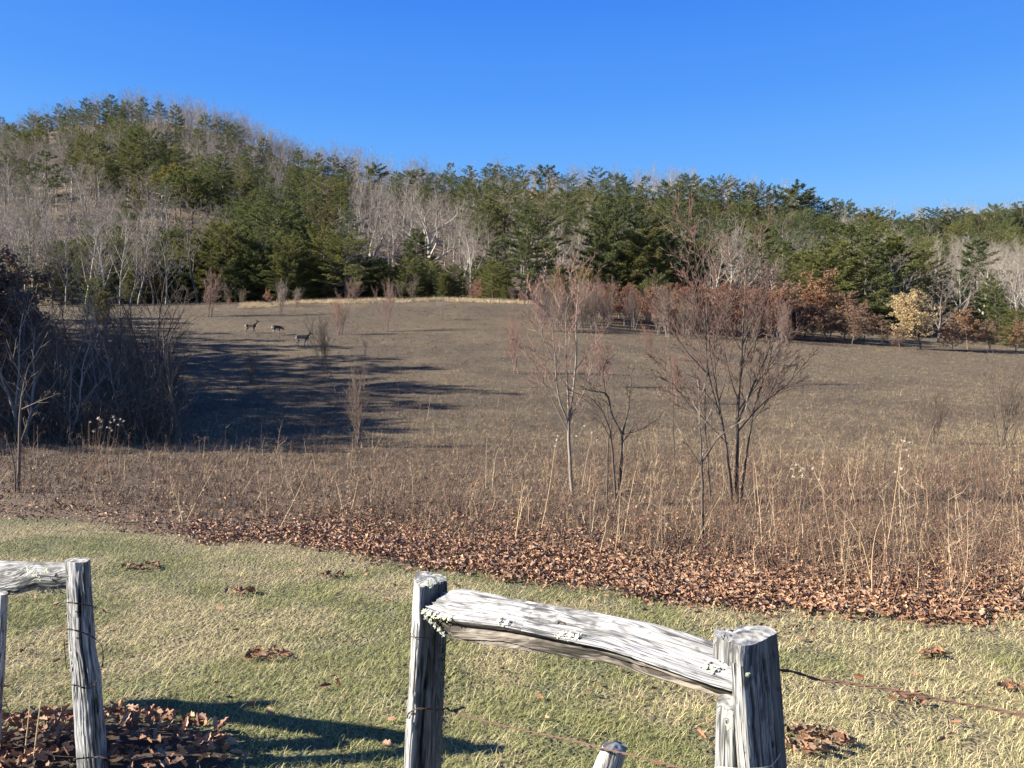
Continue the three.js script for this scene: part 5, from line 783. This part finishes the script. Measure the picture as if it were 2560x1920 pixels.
  // strand from the post down past the short stake
  const G = new THREE.Group(), pts = [[1128, 1776, 2.95], [1180, 1793, 2.88], [1260, 1815, 2.78], [1360, 1836, 2.66], [1450, 1856, 2.55], [1510, 1872, 2.44], [1545, 1880, 2.40], [1600, 1893, 2.34], [1690, 1917, 2.24], [1790, 1950, 2.12]].map(([X, Y, d]) => at(X, Y, d)), o = pts[0].clone(); part('strand', wireGeo(pts.map((p) => p.sub(o)), true, .0019), rustPale, G); G.position.copy(o); add(G, 'fence_wire', 'rusty twisted strand slanting down across the top of the short stake', 'wire');
  const sg = new THREE.Group(), c = at(1532, 1876, 2.5), N8 = []; for (let k = 0; k < 10; k++) N8.push([Math.cos(k * .628) * .047, Math.sin(k * .628) * .044]); const rs = [ring(N8, -.8, -.30, 0, 1.1), ring(N8, -.3, -.11, 0, 1.05), ring(N8, -.04, -.012, 0, 1), ring(N8, .014, .006, 0, .88)]; woodThing(loftWood(rs, { seed: 41, n: 80, m: 70, rough: .008, groove: .005, corner: .2, dome: .01 }), woodMat, sg, 'stake'); sg.position.copy(c); add(sg, 'fence_stake', 'short grey stake leaning sideways between the rail and the lawn', 'stake');
}
// thick post at the near end of the rail
{
  const kd = (Y) => .67 * F / (Y - 960), g = new THREE.Group(), O = V(plan(1821, 2.0)[0], 0, -2.0), loc = (a) => a.map(([X, d]) => { const [x, z] = plan(X, d); return [x - O.x, z - O.z]; });
  const q = loc([[1822, 1.985], [1850, 1.955], [1888, 1.965], [1949, 2.065], [1925, 2.125], [1835, 2.125]]), e = loc([[1779, 2.065], [1826, 1.998], [1850, 2.05], [1834, 2.12], [1788, 2.13]]);
  const m = loftWood([ring(q, -.12, .075, 0, 1.04), ring(q, .8, .03, 0, 1.0), ring(q, 1.05, .012, 0, 1), ring(q, 1.20, 0, 0, 1), ring(q, 1.232, 0, 0, .95)], { seed: 53, n: 170, m: 150, tint: (s, f, y) => { const a = sstep(.24, .30, s) * sstep(.62, .54, s) * .8; return [lerp(1, .33, a), lerp(1, .33, a), lerp(1, .32, a)]; }, rough: .012, groove: .006, corner: .10, dome: .01, splits: [[.235, .007, .045, .2, 1.3], [.30, .006, .02, .3, 1.1], [.10, .005, .015, .5, 1.25], [.40, .006, .015, .4, 1.2]] });  // tint darkens the right-hand face, its shade put into the wood colour
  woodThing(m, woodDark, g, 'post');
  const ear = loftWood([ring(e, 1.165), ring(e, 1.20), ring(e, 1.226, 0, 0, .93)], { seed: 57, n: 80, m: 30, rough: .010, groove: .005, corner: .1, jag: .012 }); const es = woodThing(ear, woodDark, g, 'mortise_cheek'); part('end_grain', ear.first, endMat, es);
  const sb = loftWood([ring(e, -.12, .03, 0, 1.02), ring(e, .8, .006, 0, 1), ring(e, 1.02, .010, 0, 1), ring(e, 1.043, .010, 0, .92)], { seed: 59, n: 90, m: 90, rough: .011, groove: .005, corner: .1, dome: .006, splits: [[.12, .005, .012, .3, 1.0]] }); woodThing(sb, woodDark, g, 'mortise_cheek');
  part('lichen', lichen(61, [[at(1870, 1585, kd(1585)).sub(O), UP, .035], [at(1850, 1578, kd(1578)).sub(O), UP, .03], [at(1905, 1590, kd(1590)).sub(O), UP, .02], [at(1862, 1600, kd(1600)).sub(O), UP, .02]], 200, .0032), lichenGrey, g);
  part('lichen', lichen(62, [[at(1822, 1815, 1.99).sub(O), V(-.4, .1, .9).normalize(), .012], [at(1815, 1785, 2.0).sub(O), V(-.3, .6, .6).normalize(), .015], [at(1868, 1686, 1.945).sub(O), V(0, 0, 1), .006]], 120, .0028), lichenPale, g);
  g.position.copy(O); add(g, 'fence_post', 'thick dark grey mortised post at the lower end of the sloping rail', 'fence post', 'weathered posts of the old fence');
  for (const [lab, q2, tw, mm] of [['rusty twisted strand running out of view from the thick post', [[1945, 1675, 2.06], [1975, 1678, 2.04], [2005, 1686, 2.02], [2040, 1698, 2.0], [2120, 1708, 1.97], [2240, 1727, 1.92], [2360, 1752, 1.88], [2480, 1772, 1.84], [2570, 1792, 1.8], [2800, 1840, 1.7]], true, rustPale], ['pale wire wrapped low round the thick post', [[1780, 1925, 2.06], [1800, 1918, 1.99], [1850, 1922, 1.95], [1905, 1920, 1.95], [1930, 1912, 1.98], [1944, 1895, 2.0], [1950, 1880, 2.05]], false, std(.42, .40, .36, .6)]]) { const G = new THREE.Group(), pts = q2.map(([X, Y, d]) => at(X, Y, d)), o = pts[0].clone(); part('strand', wireGeo(pts.map((p) => p.sub(o)), tw, tw ? .0021 : .0016), mm, G); G.position.copy(o); add(G, 'fence_wire', lab, 'wire'); }
}
renderer.render(scene, camera);
